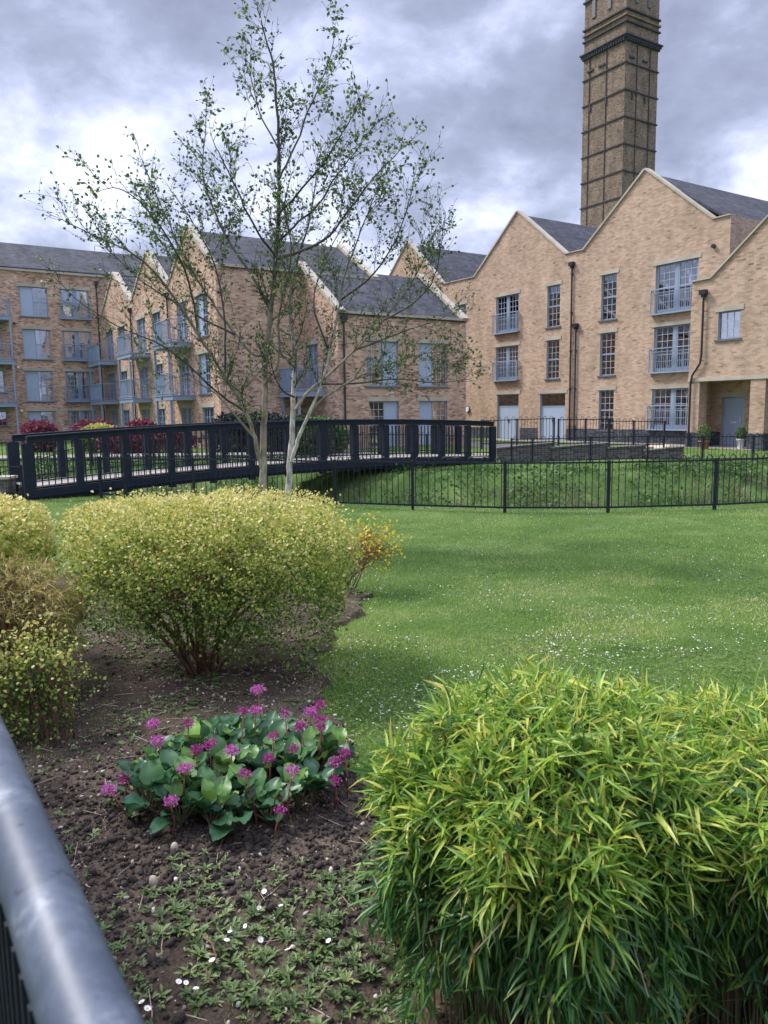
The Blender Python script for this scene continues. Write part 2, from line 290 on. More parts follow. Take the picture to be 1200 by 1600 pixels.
class MB:
    """collects faces in a local frame (s along, d inward, z up) and links them as one mesh"""
    def __init__(s, fr=None): s.v = []; s.f = []; s.fr = fr
    def box(s, x0, x1, y0, y1, z0, z1):
        i = len(s.v); s.v += [(x0, y0, z0), (x1, y0, z0), (x1, y1, z0), (x0, y1, z0), (x0, y0, z1), (x1, y0, z1), (x1, y1, z1), (x0, y1, z1)]
        s.f += [(i, i+3, i+2, i+1), (i+4, i+5, i+6, i+7), (i, i+1, i+5, i+4), (i+1, i+2, i+6, i+5), (i+2, i+3, i+7, i+6), (i+3, i, i+4, i+7)]; return s
    def poly(s, pts):
        i = len(s.v); s.v += [tuple(p) for p in pts]; s.f.append(tuple(range(i, i+len(pts)))); return s
    def prism(s, pts, vec):
        i = len(s.v); n = len(pts); s.v += [tuple(p) for p in pts]+[tuple(Vector(p)+Vector(vec)) for p in pts]
        s.f.append(tuple(range(i+n-1, i-1, -1))); s.f.append(tuple(range(i+n, i+2*n)))
        for k in range(n): s.f.append((i+k, i+(k+1) % n, i+n+(k+1) % n, i+n+k))
        return s
    def beam(s, p, q, w, h, up=(0, 0, 1)):
        """box section w (sideways) by h (up) along p->q, p and q on its centre line"""
        p = Vector(p); q = Vector(q); t = (q-p).normalized(); u = Vector(up); side = t.cross(u).normalized(); u = side.cross(t)
        a, b = side*w/2, u*h/2
        return s.prism([p-a-b, p+a-b, p+a+b, p-a+b], q-p)
    def tube(s, pts, rad, n=6, cap=True):
        pts = [Vector(p) for p in pts]; rad = rad if hasattr(rad, '__len__') else [rad]*len(pts)
        base = len(s.v); up = None
        for k, p in enumerate(pts):
            t = (pts[min(k+1, len(pts)-1)]-pts[max(k-1, 0)])
            t = t.normalized() if t.length > 1e-9 else Vector((0, 0, 1))
            if up is None: up = Vector((1, 0, 0)) if abs(t.x) < .8 else Vector((0, 1, 0))
            a = t.cross(up).normalized(); up = a.cross(t); b = up
            for j in range(n):
                th = 2*math.pi*j/n; s.v.append(tuple(p+(a*math.cos(th)+b*math.sin(th))*rad[k]))
        for k in range(len(pts)-1):
            for j in range(n):
                i0 = base+k*n+j; i1 = base+k*n+(j+1) % n; s.f.append((i0, i1, i1+n, i0+n))
        if cap: s.f.append(tuple(base+j for j in range(n-1, -1, -1))); s.f.append(tuple(base+(len(pts)-1)*n+j for j in range(n)))
        return s
    def lathe(s, prof, n=16, c=(0, 0, 0)):
        base = len(s.v)
        for r_, z in prof:
            for j in range(n): th = 2*math.pi*j/n; s.v.append((c[0]+r_*math.cos(th), c[1]+r_*math.sin(th), c[2]+z))
        for k in range(len(prof)-1):
            for j in range(n):
                i0 = base+k*n+j; i1 = base+k*n+(j+1) % n; s.f.append((i0, i1, i1+n, i0+n))
        return s
    def build(s, name, mat, parent=None, smoothit=False):
        me = bpy.data.meshes.new(name)
        W = [s.fr(*v) for v in s.v] if s.fr else s.v
        me.from_pydata(W, [], s.f)
        uvl = me.uv_layers.new(name='UVMap'); data = np.zeros(len(me.loops)*2)
        k = 0
        for f in s.f:
            a, b, c = (Vector(s.v[f[0]]), Vector(s.v[f[1]]), Vector(s.v[f[2]])); nn = (b-a).cross(c-a)
            if nn.length > 0: nn.normalize()
            ax, ay, az = abs(nn.x), abs(nn.y), abs(nn.z)
            for i in f:
                v = s.v[i]
                if az > .9: uv = (v[0], v[1])
                elif ay >= ax: uv = (v[0], v[2]/max(.3, math.sqrt(1-az*az)) if az > .2 else v[2])
                else: uv = (v[1], v[2]/max(.3, math.sqrt(1-az*az)) if az > .2 else v[2])
                data[k] = uv[0]+50; data[k+1] = uv[1]+50*.075*4; k += 2
        uvl.data.foreach_set('uv', data); me.update()
        o = link(me, name, mat, parent)
        if smoothit: smooth(o)
        return o

def np_mesh(name, V, F, mat, parent=None, rnd=None):
    """V (n,3), F list of int arrays (m,k)"""
    me = bpy.data.meshes.new(name); V = np.asarray(V, dtype=np.float32)
    me.vertices.add(len(V)); me.vertices.foreach_set('co', V.ravel())
    loops = np.concatenate([f.ravel() for f in F]).astype(np.int32)
    tot = np.concatenate([np.full(len(f), f.shape[1], dtype=np.int32) for f in F]); start = np.concatenate([[0], np.cumsum(tot)[:-1]]).astype(np.int32)
    me.loops.add(len(loops)); me.loops.foreach_set('vertex_index', loops)
    me.polygons.add(len(tot)); me.polygons.foreach_set('loop_start', start); me.polygons.foreach_set('loop_total', tot)
    me.update(calc_edges=True); me.validate()
    if rnd is not None:
        a = me.attributes.new('rnd', 'FLOAT', 'POINT'); a.data.foreach_set('value', np.asarray(rnd, dtype=np.float32))
    return link(me, name, mat, parent)
def frames(D, N):
    """rotation matrices with y = D, z ~ N"""
    D = D/np.linalg.norm(D, axis=1, keepdims=True)
    X = np.cross(D, N); l = np.linalg.norm(X, axis=1, keepdims=True); X = np.where(l < 1e-5, np.array([[1., 0, 0]]), X/np.maximum(l, 1e-5))
    Z = np.cross(X, D); return np.stack([X, D, Z], axis=2)
def scatter(name, tv, tf, P, Rm, S, mat, parent=None, rnd=None):
    tv = np.asarray(tv, float); n = len(P); m = len(tv)
    if np.ndim(S) == 1: S = np.stack([S, S, S], 1)
    V = np.einsum('nij,nmj->nmi', Rm, tv[None]*S[:, None, :])+P[:, None, :]
    off = (np.arange(n)*m)[:, None, None]
    F = [(np.asarray(f)[None]+off).reshape(-1, np.asarray(f).shape[1]) for f in tf]
    r = rng.random(n) if rnd is None else rnd
    return np_mesh(name, V.reshape(-1, 3), F, mat, parent, np.repeat(r, m))
LEAF4 = ([(0, 0, 0), (.5, .45, .08), (0, 1, -.05), (-.5, .45, .08)], [np.array([[0, 1, 2, 3]])])
LEAF_OV = ([(0, 0, 0), (.38, .3, .1), (.42, .65, .06), (0, 1, -.1), (-.42, .65, .06), (-.38, .3, .1), (0, .5, 0)], [np.array([[0, 1, 6], [0, 6, 5], [6, 3, 4], [6, 2, 3], [1, 2, 6], [5, 6, 4]])])
LEAF_LONG = ([(0, 0, 0), (.5, .22, .35), (0, .25, 0), (-.5, .22, .35), (.42, .6, .0), (0, .62, -.4), (-.42, .6, .0), (0, 1, -1.5)],
             [np.array([[0, 1, 2], [0, 2, 3], [4, 7, 5], [5, 7, 6]]), np.array([[1, 4, 5, 2], [2, 5, 6, 3]])])
BLADE = ([(-.5, 0, 0), (.5, 0, 0), (.05, 1, .1)], [np.array([[0, 1, 2]])])
def unit(v): return v/np.maximum(np.linalg.norm(v, axis=-1, keepdims=True), 1e-9)

# ------------------------------------------------------------------ ground
FX = [-60, -16, -12, -8, -6.6, -5.9, -4.54, .56, 2.26, 4.14, 6.19, 9, 14, 60]
FY = [34, 23, 20.8, 18.5, 17.74, 17.4, 16.9, 14.7, 14.12, 13.97, 14.16, 14.8, 16.3, 34]
def fy(x): return np.interp(x, FX, FY)
def sstep(a, b, x): t = np.clip((x-a)/(b-a), 0, 1); return t*t*(3-2*t)
def zg(X, Y):
    X = np.asarray(X, float); Y = np.asarray(Y, float); dy = Y-fy(X)
    z = -1.5*sstep(.7, 3.6, dy)+1.58*sstep(4.6, 8.6, dy)+.14*sstep(9, 16, dy)
    z += .03*np.sin(X*.9+Y*.5)*sstep(.0, 2, dy)
    return z
def zg1(x, y): return float(zg(x, y))
def ground():
    xs = np.unique(np.concatenate([np.linspace(-1500, -60, 12), np.linspace(-60, -16, 23), np.arange(-16, 20, .3), np.linspace(20, 60, 21), np.linspace(60, 1500, 12)]))
    ys = np.unique(np.concatenate([np.linspace(-400, -4, 8), np.arange(-4, 12, 1), np.arange(12, 40, .3), np.linspace(40, 120, 20), np.linspace(120, 2500, 14)]))
    X, Y = np.meshgrid(xs, ys); Z = zg(X, Y)
    dy = Y-fy(X); Z += rng.normal(0, .05, X.shape)*sstep(1, 2, dy)*(1-sstep(8, 9, dy))
    n, m = X.shape; I = np.arange(n*m).reshape(n, m)
    F = np.stack([I[:-1, :-1], I[:-1, 1:], I[1:, 1:], I[1:, :-1]], -1).reshape(-1, 4)
    o = np_mesh('ground', np.stack([X, Y, Z], -1).reshape(-1, 3), [F], M['ground']); smooth(o); tag(o, kind='structure')
ground()
BED = np.array([(-4.7, 8.7), (-3.6, 8.9), (-3.0, 8.75), (-2.2, 8.2), (-1.4, 8.0), (-.7, 7.9), (-.16, 7.75), (-.22, 7.1), (-.42, 6.4), (-.5, 5.8), (-.46, 5.05), (-.34, 4.5), (-.2, 4.0), (-.1, 3.4), (.3, 3.1), (1.7, 3.0), (1.9, .9), (-3.4, .9), (-4.6, 4)])
def in_bed(X, Y):
    X = X+.05*np.sin(Y*7)+.03*np.sin(Y*17+X*5); Y = Y+.05*np.sin(X*6+1)
    c = np.zeros(X.shape, bool); j = len(BED)-1
    for i in range(len(BED)):
        xi, yi = BED[i]; xj, yj = BED[j]
        c ^= ((yi > Y) != (yj > Y)) & (X < (xj-xi)*(Y-yi)/(yj-yi+1e-12)+xi); j = i
    return c
def vnoise(X, Y, s, seed=0):
    r_ = np.random.default_rng(seed); G = r_.random((257, 257)); x = X/s; y = Y/s
    xi = np.floor(x).astype(int); yi = np.floor(y).astype(int); fx = x-xi; fy_ = y-yi; fx = fx*fx*(3-2*fx); fy_ = fy_*fy_*(3-2*fy_)
    g = lambda a, b: G[a % 257, b % 257]
    return (g(xi, yi)*(1-fx)+g(xi+1, yi)*fx)*(1-fy_)+(g(xi, yi+1)*(1-fx)+g(xi+1, yi+1)*fx)*fy_
def zsoil(X, Y):
    z = .012+.03*vnoise(X, Y, .45, 1)+.03*vnoise(X, Y, .12, 2)+.02*vnoise(X, Y, .05, 3)
    d2 = ((X+.75)/.85)**2+((Y-3.5)/.7)**2; rough = np.exp(-d2*.9)
    return z+rough*(.03*vnoise(X, Y, .07, 4)+.03)
def soil():
    xs = np.arange(-4.8, 2.0, .022); ys = np.concatenate([np.arange(.85, 5, .022), np.arange(5, 9.1, .035)])
    X, Y = np.meshgrid(xs, ys); Z = zsoil(X, Y); B = in_bed(X, Y)
    n, m = X.shape; I = np.arange(n*m).reshape(n, m)
    # sink the edge under the lawn
    e = B.copy(); e[1:-1, 1:-1] = B[1:-1, 1:-1] & B[:-2, 1:-1] & B[2:, 1:-1] & B[1:-1, :-2] & B[1:-1, 2:]
    Z = np.where(e, Z, -.02)
    F = np.stack([I[:-1, :-1], I[:-1, 1:], I[1:, 1:], I[1:, :-1]], -1)
    keep = (B[:-1, :-1] | B[:-1, 1:] | B[1:, 1:] | B[1:, :-1])
    o = np_mesh('soil_bed', np.stack([X, Y, Z], -1).reshape(-1, 3), [F[keep]], M['soil']); tag(o, kind='structure'); smooth(o)
soil()

# icosahedron for clods and pebbles
_p = (1+5**.5)/2
ICO_V = unit(np.array([(-1, _p, 0), (1, _p, 0), (-1, -_p, 0), (1, -_p, 0), (0, -1, _p), (0, 1, _p), (0, -1, -_p), (0, 1, -_p), (_p, 0, -1), (_p, 0, 1), (-_p, 0, -1), (-_p, 0, 1)], float))
ICO_F = np.array([(0, 11, 5), (0, 5, 1), (0, 1, 7), (0, 7, 10), (0, 10, 11), (1, 5, 9), (5, 11, 4), (11, 10, 2), (10, 7, 6), (7, 1, 8), (3, 9, 4), (3, 4, 2), (3, 2, 6), (3, 6, 8), (3, 8, 9), (4, 9, 5), (2, 4, 11), (6, 2, 10), (8, 6, 7), (9, 8, 1)])
def rot_random(n):
    a = unit(rng.normal(size=(n, 3))); b = unit(rng.normal(size=(n, 3))); return frames(a, b)
def rocks(name, P, S, mat, kind='stuff'):
    tv = ICO_V*(1+rng.normal(0, .28, (12, 1)))
    o = scatter(name, tv, [ICO_F], P, rot_random(len(P)), S, mat); tag(o, kind=kind); return o
def sub_pts(n, x0, x1, y0, y1, test=in_bed):
    X = rng.uniform(x0, x1, n); Y = rng.uniform(y0, y1, n); k = test(X, Y); return X[k], Y[k]
def clods():
    X = np.concatenate([rng.normal(-.75, .55, 9000), rng.uniform(-3, .3, 6000)]); Y = np.concatenate([rng.normal(3.2, .42, 9000), rng.uniform(1.8, 8.5, 6000)])
    k = in_bed(X, Y) & (X < .25); X, Y = X[k], Y[k]; n = len(X); s = rng.gamma(1.6, .0028, n)+.002; s = np.minimum(s, .02)*np.where(Y > 4.3, .8, 1)
    S = np.stack([s*rng.uniform(.8, 1.4, n), s, s*rng.uniform(.6, 1, n)], 1)
    tag_c = rocks('soil_clods', np.stack([X, Y, zsoil(X, Y)+s*.3], 1), S, M['clod'])
    X, Y = sub_pts(5200, -3, .3, 1.9, 6.5); n = len(X); s = rng.gamma(2, .0022, n)+.002; s = np.minimum(s, .013)
    S = np.stack([s*1.3, s, s*.7], 1); rocks('pebbles', np.stack([X, Y, zsoil(X, Y)+s*.3], 1), S, M['pebble'])
clods()

# paths near the buildings
tag(MB().prism([(-22, 31.5, .16), (-21, 33.2, .2), (-2, 33.0, .2), (3.5, 27.4, .2), (3.5, 25.9, .2), (-3, 31.2, .2)], (0, 0, .06)).build('path', M['paving']), kind='structure')

# ------------------------------------------------------------------ frames of the building plots
TH = R(57.5); DU = Vector((math.sin(TH), math.cos(TH), 0)); DV = Vector((-math.cos(TH), math.sin(TH), 0))
def frU(U):   # facade facing -DU; s = -V
    return lambda s, d, z: tuple(DU*(U+d)-DV*s+Vector((0, 0, z)))
def frV(V):   # facade facing -DV; s = U
    return lambda s, d, z: tuple(DU*s+DV*(V+d)+Vector((0, 0, z)))
def UVp(U, V, z=0): return DU*U+DV*V+Vector((0, 0, z))

def wall_sheet(mb, outline, holes, depth=.13):
    polys = [[Vector((s, z, 0)) for s, z in outline]]+[[Vector(p+(0,)) for p in ((a, c), (b, c), (b, d), (a, d))] for a, b, c, d in holes]
    flat = [p for q in polys for p in q]
    tris = tessellate_polygon(polys); i = len(mb.v)
    mb.v += [(p.x, 0, p.y) for p in flat]
    for t in tris:
        a, b, c = (flat[k] for k in t)
        if (b-a).cross(c-a).z < 0: t = (t[0], t[2], t[1])
        mb.f.append(tuple(i+k for k in t))
    for a, b, c, d in holes:
        mb.poly([(a, 0, c), (a, depth, c), (a, depth, d), (a, 0, d)]); mb.poly([(b, 0, c), (b, 0, d), (b, depth, d), (b, depth, c)])
        mb.poly([(a, 0, c), (b, 0, c), (b, depth, c), (a, depth, c)]); mb.poly([(a, 0, d), (a, depth, d), (b, depth, d), (b, 0, d)])

def window(par, fr, s0, s1, z0, z1, kind='sash', curtain=0, lintel=True, cols=3, rail=False, sill=True, flip=False, jamb=True):
    """one window, french door or door with its pane, bars, lintel and sill"""
    D = .09; fw = .06
    if not curtain and kind in ('sash', 'french', 'half', 'casement', 'doorhalf', 'single'): curtain = random.choice((0, 1, 1, 2, 3))
    door = kind.startswith('door')
    f = MB(fr)
    f.box(s0, s0+fw, D, D+.07, z0, z1).box(s1-fw, s1, D, D+.07, z0, z1).box(s0+fw, s1-fw, D, D+.07, z1-fw, z1).box(s0+fw, s1-fw, D, D+.07, z0, z0+fw)
    bars = MB(fr); sm = (s0+s1)/2; w = s1-s0
    leaves = []; panel = None
    if kind == 'sash':
        zm = (z0+z1)/2; f.box(s0+fw, s1-fw, D-.01, D+.06, zm-.04, zm+.04)
        leaves = [(s0+fw, s1-fw, z0+fw, zm-.04), (s0+fw, s1-fw, zm+.04, z1-fw)]; nr = 3
    elif kind == 'single': leaves = [(s0+fw, s1-fw, z0+fw, z1-fw)]; nr = 3
    elif kind == 'casement': f.box(sm-.05, sm+.05, D-.01, D+.06, z0+fw, z1-fw); leaves = [(s0+fw, sm-.05, z0+fw, z1-fw), (sm+.05, s1-fw, z0+fw, z1-fw)]; nr = 3; cols = 2
    elif kind == 'french':
        f.box(sm-.07, sm+.07, D-.01, D+.06, z0+fw, z1-fw)
        for a, b in ((s0+fw, sm-.07), (sm+.07, s1-fw)):
            f.box(a, a+.07, D, D+.05, z0+fw, z1-fw).box(b-.07, b, D, D+.05, z0+fw, z1-fw).box(a+.07, b-.07, D, D+.05, z0+fw, z0+.2)
            leaves.append((a+.07, b-.07, z0+.2, z1-fw))
        nr = 6 if z1-z0 > 1.9 else 5
    elif kind in ('half', 'doorhalf'):
        a, b = (s0+fw, sm+.02) if flip else (sm-.02, s1-fw)        # glazed side
        pa, pb = (sm+.02, s1-fw) if flip else (s0+fw, sm-.02)
        panel = (pa, pb); zm = (z0+z1)/2
        f.box(a if flip else a-.05, b if not flip else b+.05, D-.01, D+.06, zm-.04, zm+.04)
        f.box((b if flip else a-.05), (b+.05 if flip else a), D, D+.06, z0+fw, z1-fw)
        leaves = [(a, b, z0+fw, zm-.04), (a, b, zm+.04, z1-fw)]; nr = 3
    elif kind == 'transom':
        zt = z1-.72; f.box(s0+fw, s1-fw, D, D+.06, zt-.04, zt+.04); leaves = [(s0+fw, s1-fw, zt+.04, z1-fw)]; nr = 1; cols = 1
    name = 'door' if kind in ('transom', 'plank') else 'window'
    win = f.build(name, M['blue_frame'], par)
    if kind == 'transom':
        p = MB(fr).box(s0+fw, sm-.004, D+.01, D+.05, z0+fw, zt-.04).box(sm+.004, s1-fw, D+.01, D+.05, z0+fw, zt-.04); p.build('door_panel', M['blue_panel'], win)
        MB(fr).box(sm-.06, sm-.02, D-.04, D+.01, z0+1.0, z0+1.16).box(sm+.02, sm+.06, D-.04, D+.01, z0+1.0, z0+1.16).build('handle', M['sill'], win)
    if kind == 'plank':
        p = MB(fr); n = 8
        for k in range(n): a = s0+fw+(s1-s0-2*fw)*k/n; p.box(a+.004, a+(s1-s0-2*fw)/n-.004, D+.01, D+.05, z0+fw, z1-fw)
        p.box(s0+fw, s1-fw, D+.02, D+.045, z0+fw, z1-fw); p.build('door_panel', M['blue_panel'], win)
        MB(fr).box(sm-.14, sm+.14, D-.01, D+.01, z0+.98, z0+1.05).build('letter_plate', M['bird_white'], win)
        MB(fr).box(s1-.2, s1-.16, D-.05, D+.01, z0+1.0, z0+1.25).build('handle', M['bird_white'], win)
    if panel:
        MB(fr).box(panel[0], panel[1], D+.01, D+.05, z0+fw, z1-fw).build('infill_panel', M['blue_panel'], win)
    pane = MB(fr)
    for a, b, c, d in leaves:
        pane.box(a, b, D+.03, D+.038, c, d)
        if cols > 1 or nr > 1:
            for k in range(1, cols): x = a+(b-a)*k/cols; bars.box(x-.011, x+.011, D+.012, D+.028, c, d)
            for k in range(1, nr): z = c+(d-c)*k/nr; bars.box(a, b, D+.0125, D+.0275, z-.011, z+.011)
    if leaves: pane.build('pane', M['glass'], win)
    if bars.v: bars.build('glazing_bars', M['white_bar'], win)
    if curtain and leaves:
        a = min(l[0] for l in leaves); b = max(l[1] for l in leaves); zb = min(l[2] for l in leaves); zt = max(l[3] for l in leaves)
        segs = {1: [(a, a+(b-a)*.28), (b-(b-a)*.28, b)], 2: [(a, b)], 3: [(a, b)]}[curtain]
        if curtain == 3: zb = zt-(zt-zb)*.45
        for p_, q_ in segs:
            n = max(4, int((q_-p_)/.05)); pts = [(p_+(q_-p_)*k/n, D+.09+(.025 if k % 2 else 0)) for k in range(n+1)]
            c = MB(fr)
            for k in range(n): c.poly([(*pts[k], zb), (*pts[k+1], zb), (*pts[k+1], zt), (*pts[k], zt)])
            c.build('curtain', M['curtain'], win)
    if lintel:
        l = MB(fr).box(s0-.14, s1+.14, -.025, .1, z1, z1+.2)
        if jamb: l.box(s0-.002, s0+.02, -.003, D, z0, z1)
        l.build('lintel', M['stone'], win)
    if sill and not door: MB(fr).box(s0-.1, s1+.1, -.06, D, z0-.07, z0+.003).build('sill', M['sill'], win)
    if rail:
        r_ = MB(fr); a, b = s0-.12, s1+.06; y = -.16
        r_.box(a, b, y-.02, y+.03, z0+1.08, z0+1.13).box(a, b, y-.015, y+.025, z0+.93, z0+.955).box(a-.02, b+.02, y-.06, -.0, z0-.06, z0-.0)
        for x in (a, b-.04): r_.box(x, x+.04, y-.02, y+.03, z0, z0+1.08); r_.box(x, x+.04, y+.03, -.0, z0+1.04, z0+1.08)
        n = int((b-a)/.105)
        for k in range(1, n): x = a+(b-a)*k/n; r_.box(x-.008, x+.008, y-.003, y+.013, z0, z0+.93)
        r_.build('balcony_rail', M['blue_frame'], win)
    return win

def box_walls(mb, s0, s1, d1, z0, z1, d0=0.0, left=True, right=True, back=True):
    if left: mb.poly([(s0, d0, z0), (s0, d0, z1), (s0, d1, z1), (s0, d1, z0)])
    if right: mb.poly([(s1, d0, z0), (s1, d1, z0), (s1, d1, z1), (s1, d0, z1)])
    if back: mb.poly([(s0, d1, z0), (s0, d1, z1), (s1, d1, z1), (s1, d1, z0)])
def gable_roof(mb, sl, sa, sr, ze, za, d0, d1, t=.12, zl=None, over=0):
    """roof running inward from the facade; ridge above sa"""
    zl = ze if zl is None else zl
    mb.prism([(sl, d0, zl), (sa, d0, za), (sa, d0, za+t), (sl, d0, zl+t)], (0, d1-d0, 0))
    mb.prism([(sa, d0, za), (sr, d0, ze), (sr, d0, ze+t), (sa, d0, za+t)], (0, d1-d0, 0))
def coping(mb, p, q, d0=-.07, d1=.32, h=.1):
    p = Vector((p[0], 0, p[1])); q = Vector((q[0], 0, q[1])); t = (q-p).normalized(); n = Vector((-t.z, 0, t.x))
    if n.z < 0: n = -n
    mb.prism([(p.x, d0, p.z), (q.x, d0, q.z), (q.x+n.x*h, d0, q.z+n.z*h), (p.x+n.x*h, d0, p.z+n.z*h)], (0, d1-d0, 0))
def pipe(par, fr, s, z0, z1, d=-.07, hopper=True, path=None):
    m = MB(fr); pts = path or [(s, d, z0), (s, d, z1)]
    m.tube(pts, .045, 8)
    if hopper:
        x, y, z = pts[-1]; m.prism([(x-.08, y-.08, z), (x+.08, y-.08, z), (x+.08, y+.06, z), (x-.08, y+.06, z)], (0, 0, .1)); m.box(x-.15, x+.15, y-.14, y+.065, z+.1, z+.3)
    for k in range(int(z0)+1, int(z1)+1, 2):
        if not path: m.box(s-.07, s+.07, d-.055, d+.07, k-.02, k+.02)
    m.build('downpipe', M['pipe'], par)
def hollow_floor(mb, s0, s1, d0, d1, zs):
    for z in zs: mb.poly([(s0, d0, z), (s1, d0, z), (s1, d1, z), (s0, d1, z)])

# ---------------- right block R with the big gables
def block_R():
    fr = frU(30.9); t = thing('gabled_apartment_block', 'three storey buff brick block with tall pointed gables in front of the tower', 'apartment building', UVp(30.9, 30, .2))
    C = dict(W=[])
    wins = []
    def w(V0, V1, z0, z1, **k): wins.append(((-V0, -V1, z0, z1), k))
    w(35.6, 33.7, .22, 2.85, kind='transom'); w(31.95, 30.0, .22, 2.8, kind='transom')
    w(35.75, 33.75, 6.45, 8.58, kind='french', rail=True, curtain=0); w(35.75, 33.75, 3.68, 5.66, kind='french', rail=True, curtain=2)
    w(31.48, 30.5, 6.4, 8.62, kind='sash', curtain=3); w(31.48, 30.5, 3.6, 5.7, kind='sash', curtain=2)
    w(27.65, 26.66, 6.38, 8.62, kind='sash', curtain=3); w(27.65, 26.66, 3.6, 5.74, kind='sash'); w(27.65, 26.66, .82, 2.86, kind='sash', curtain=3)
    w(24.35, 22.05, 6.32, 8.56, kind='french', rail=True, curtain=2); w(24.35, 22.05, 3.6, 5.72, kind='french', rail=True); w(24.35, 22.05, .92, 2.82, kind='french', rail=True, curtain=1)
    w(39.85, 38.6, 7.58, 8.58, kind='casement', curtain=1)
    out = [(-47.5, 0), (-20.55, 0), (-20.55, 10.06), (-21.4, 10.06), (-25.11, 13.08), (-28.85, 10.1), (-30.15, 10.1), (-33.93, 13.1), (-37.72, 10.07), (-41.0, 10.1), (-45.0, 13.5), (-47.5, 11.4)]
    m = MB(fr); wall_sheet(m, out, [(a, b, c, d) for (a, b, c, d), _ in wins])
    box_walls(m, -47.5, -20.55, 13, 0, 10.05)
    m.build('wall', M['brick_buff'], t)
    for a, b in [(-47.5, -35.75), (-33.55, -32.1), (-29.85, -20.56)]: MB(fr).box(a, b, -.035, -.001, 0, .88).build('plinth', M['brick_dark'], t)
    for (a, b, c, d), k in wins: window(t, fr, a, b, c, d, **k)
    r_ = MB(fr)
    gable_roof(r_, -28.95, -25.11, -20.6, 9.75, 12.85, .25, 13, zl=9.75)
    gable_roof(r_, -37.8, -33.93, -29.0, 9.0, 12.85, .25, 13, zl=9.75)
    gable_roof(r_, -47.5, -45.0, -37.8, 7.7, 13.2, .25, 13, zl=11.1)
    r_.build('roof', M['slate'], t)
    c = MB(fr)
    for a, b in (((-20.55, 10.06), (-21.4, 10.06)), ((-21.4, 10.06), (-25.11, 13.08)), ((-25.11, 13.08), (-28.85, 10.1)), ((-28.85, 10.1), (-30.15, 10.1)), ((-30.15, 10.1), (-33.93, 13.1)), ((-33.93, 13.1), (-37.72, 10.07)), ((-37.72, 10.07), (-41.0, 10.1)), ((-41, 10.1), (-45, 13.5)), ((-45, 13.5), (-47.5, 11.4))):
        coping(c, a, b, h=.09 if abs(a[1]-b[1]) > .1 else .05)
    c.build('coping', M['stone'], t)
    MB(fr).poly([(-47.4, 1.6, 0), (-20.7, 1.6, 0), (-20.7, 1.6, 9.6), (-47.4, 1.6, 9.6)]).build('added_dark_backing', M['room_shade'], t)  # added dark sheet behind the facade, makes the rooms look unlit through the glass
    # back gable wall so the loft is closed
    MB(fr).poly([(-20.6, 12.99, 10), (-25.11, 12.99, 12.9), (-29, 12.99, 9.8)]).poly([(-29, 12.99, 9.8), (-33.93, 12.99, 12.9), (-37.8, 12.99, 9.8)]).build('rear_gable', M['brick_buff'], t)
    pipe(t, fr, -29.6, .2, 9.3); pipe(t, fr, -29.25, .2, 6.1)
    MB(fr).tube([(-21.3, -.12, 8.9), (-21.3, .02, 8.9)], .09, 12).build('vent', M['pipe'], t)
    MB(fr).tube([(-38.35, -.12, 2.0), (-38.35, .0, 2.0)], .16, 14).build('wall_lamp', M['white'], t)
    MB(fr).tube([(-38.35, -.05, 2.0), (-38.35, .0, 2.0)], .2, 14).build('lamp_ring', M['pipe'], t)
block_R()

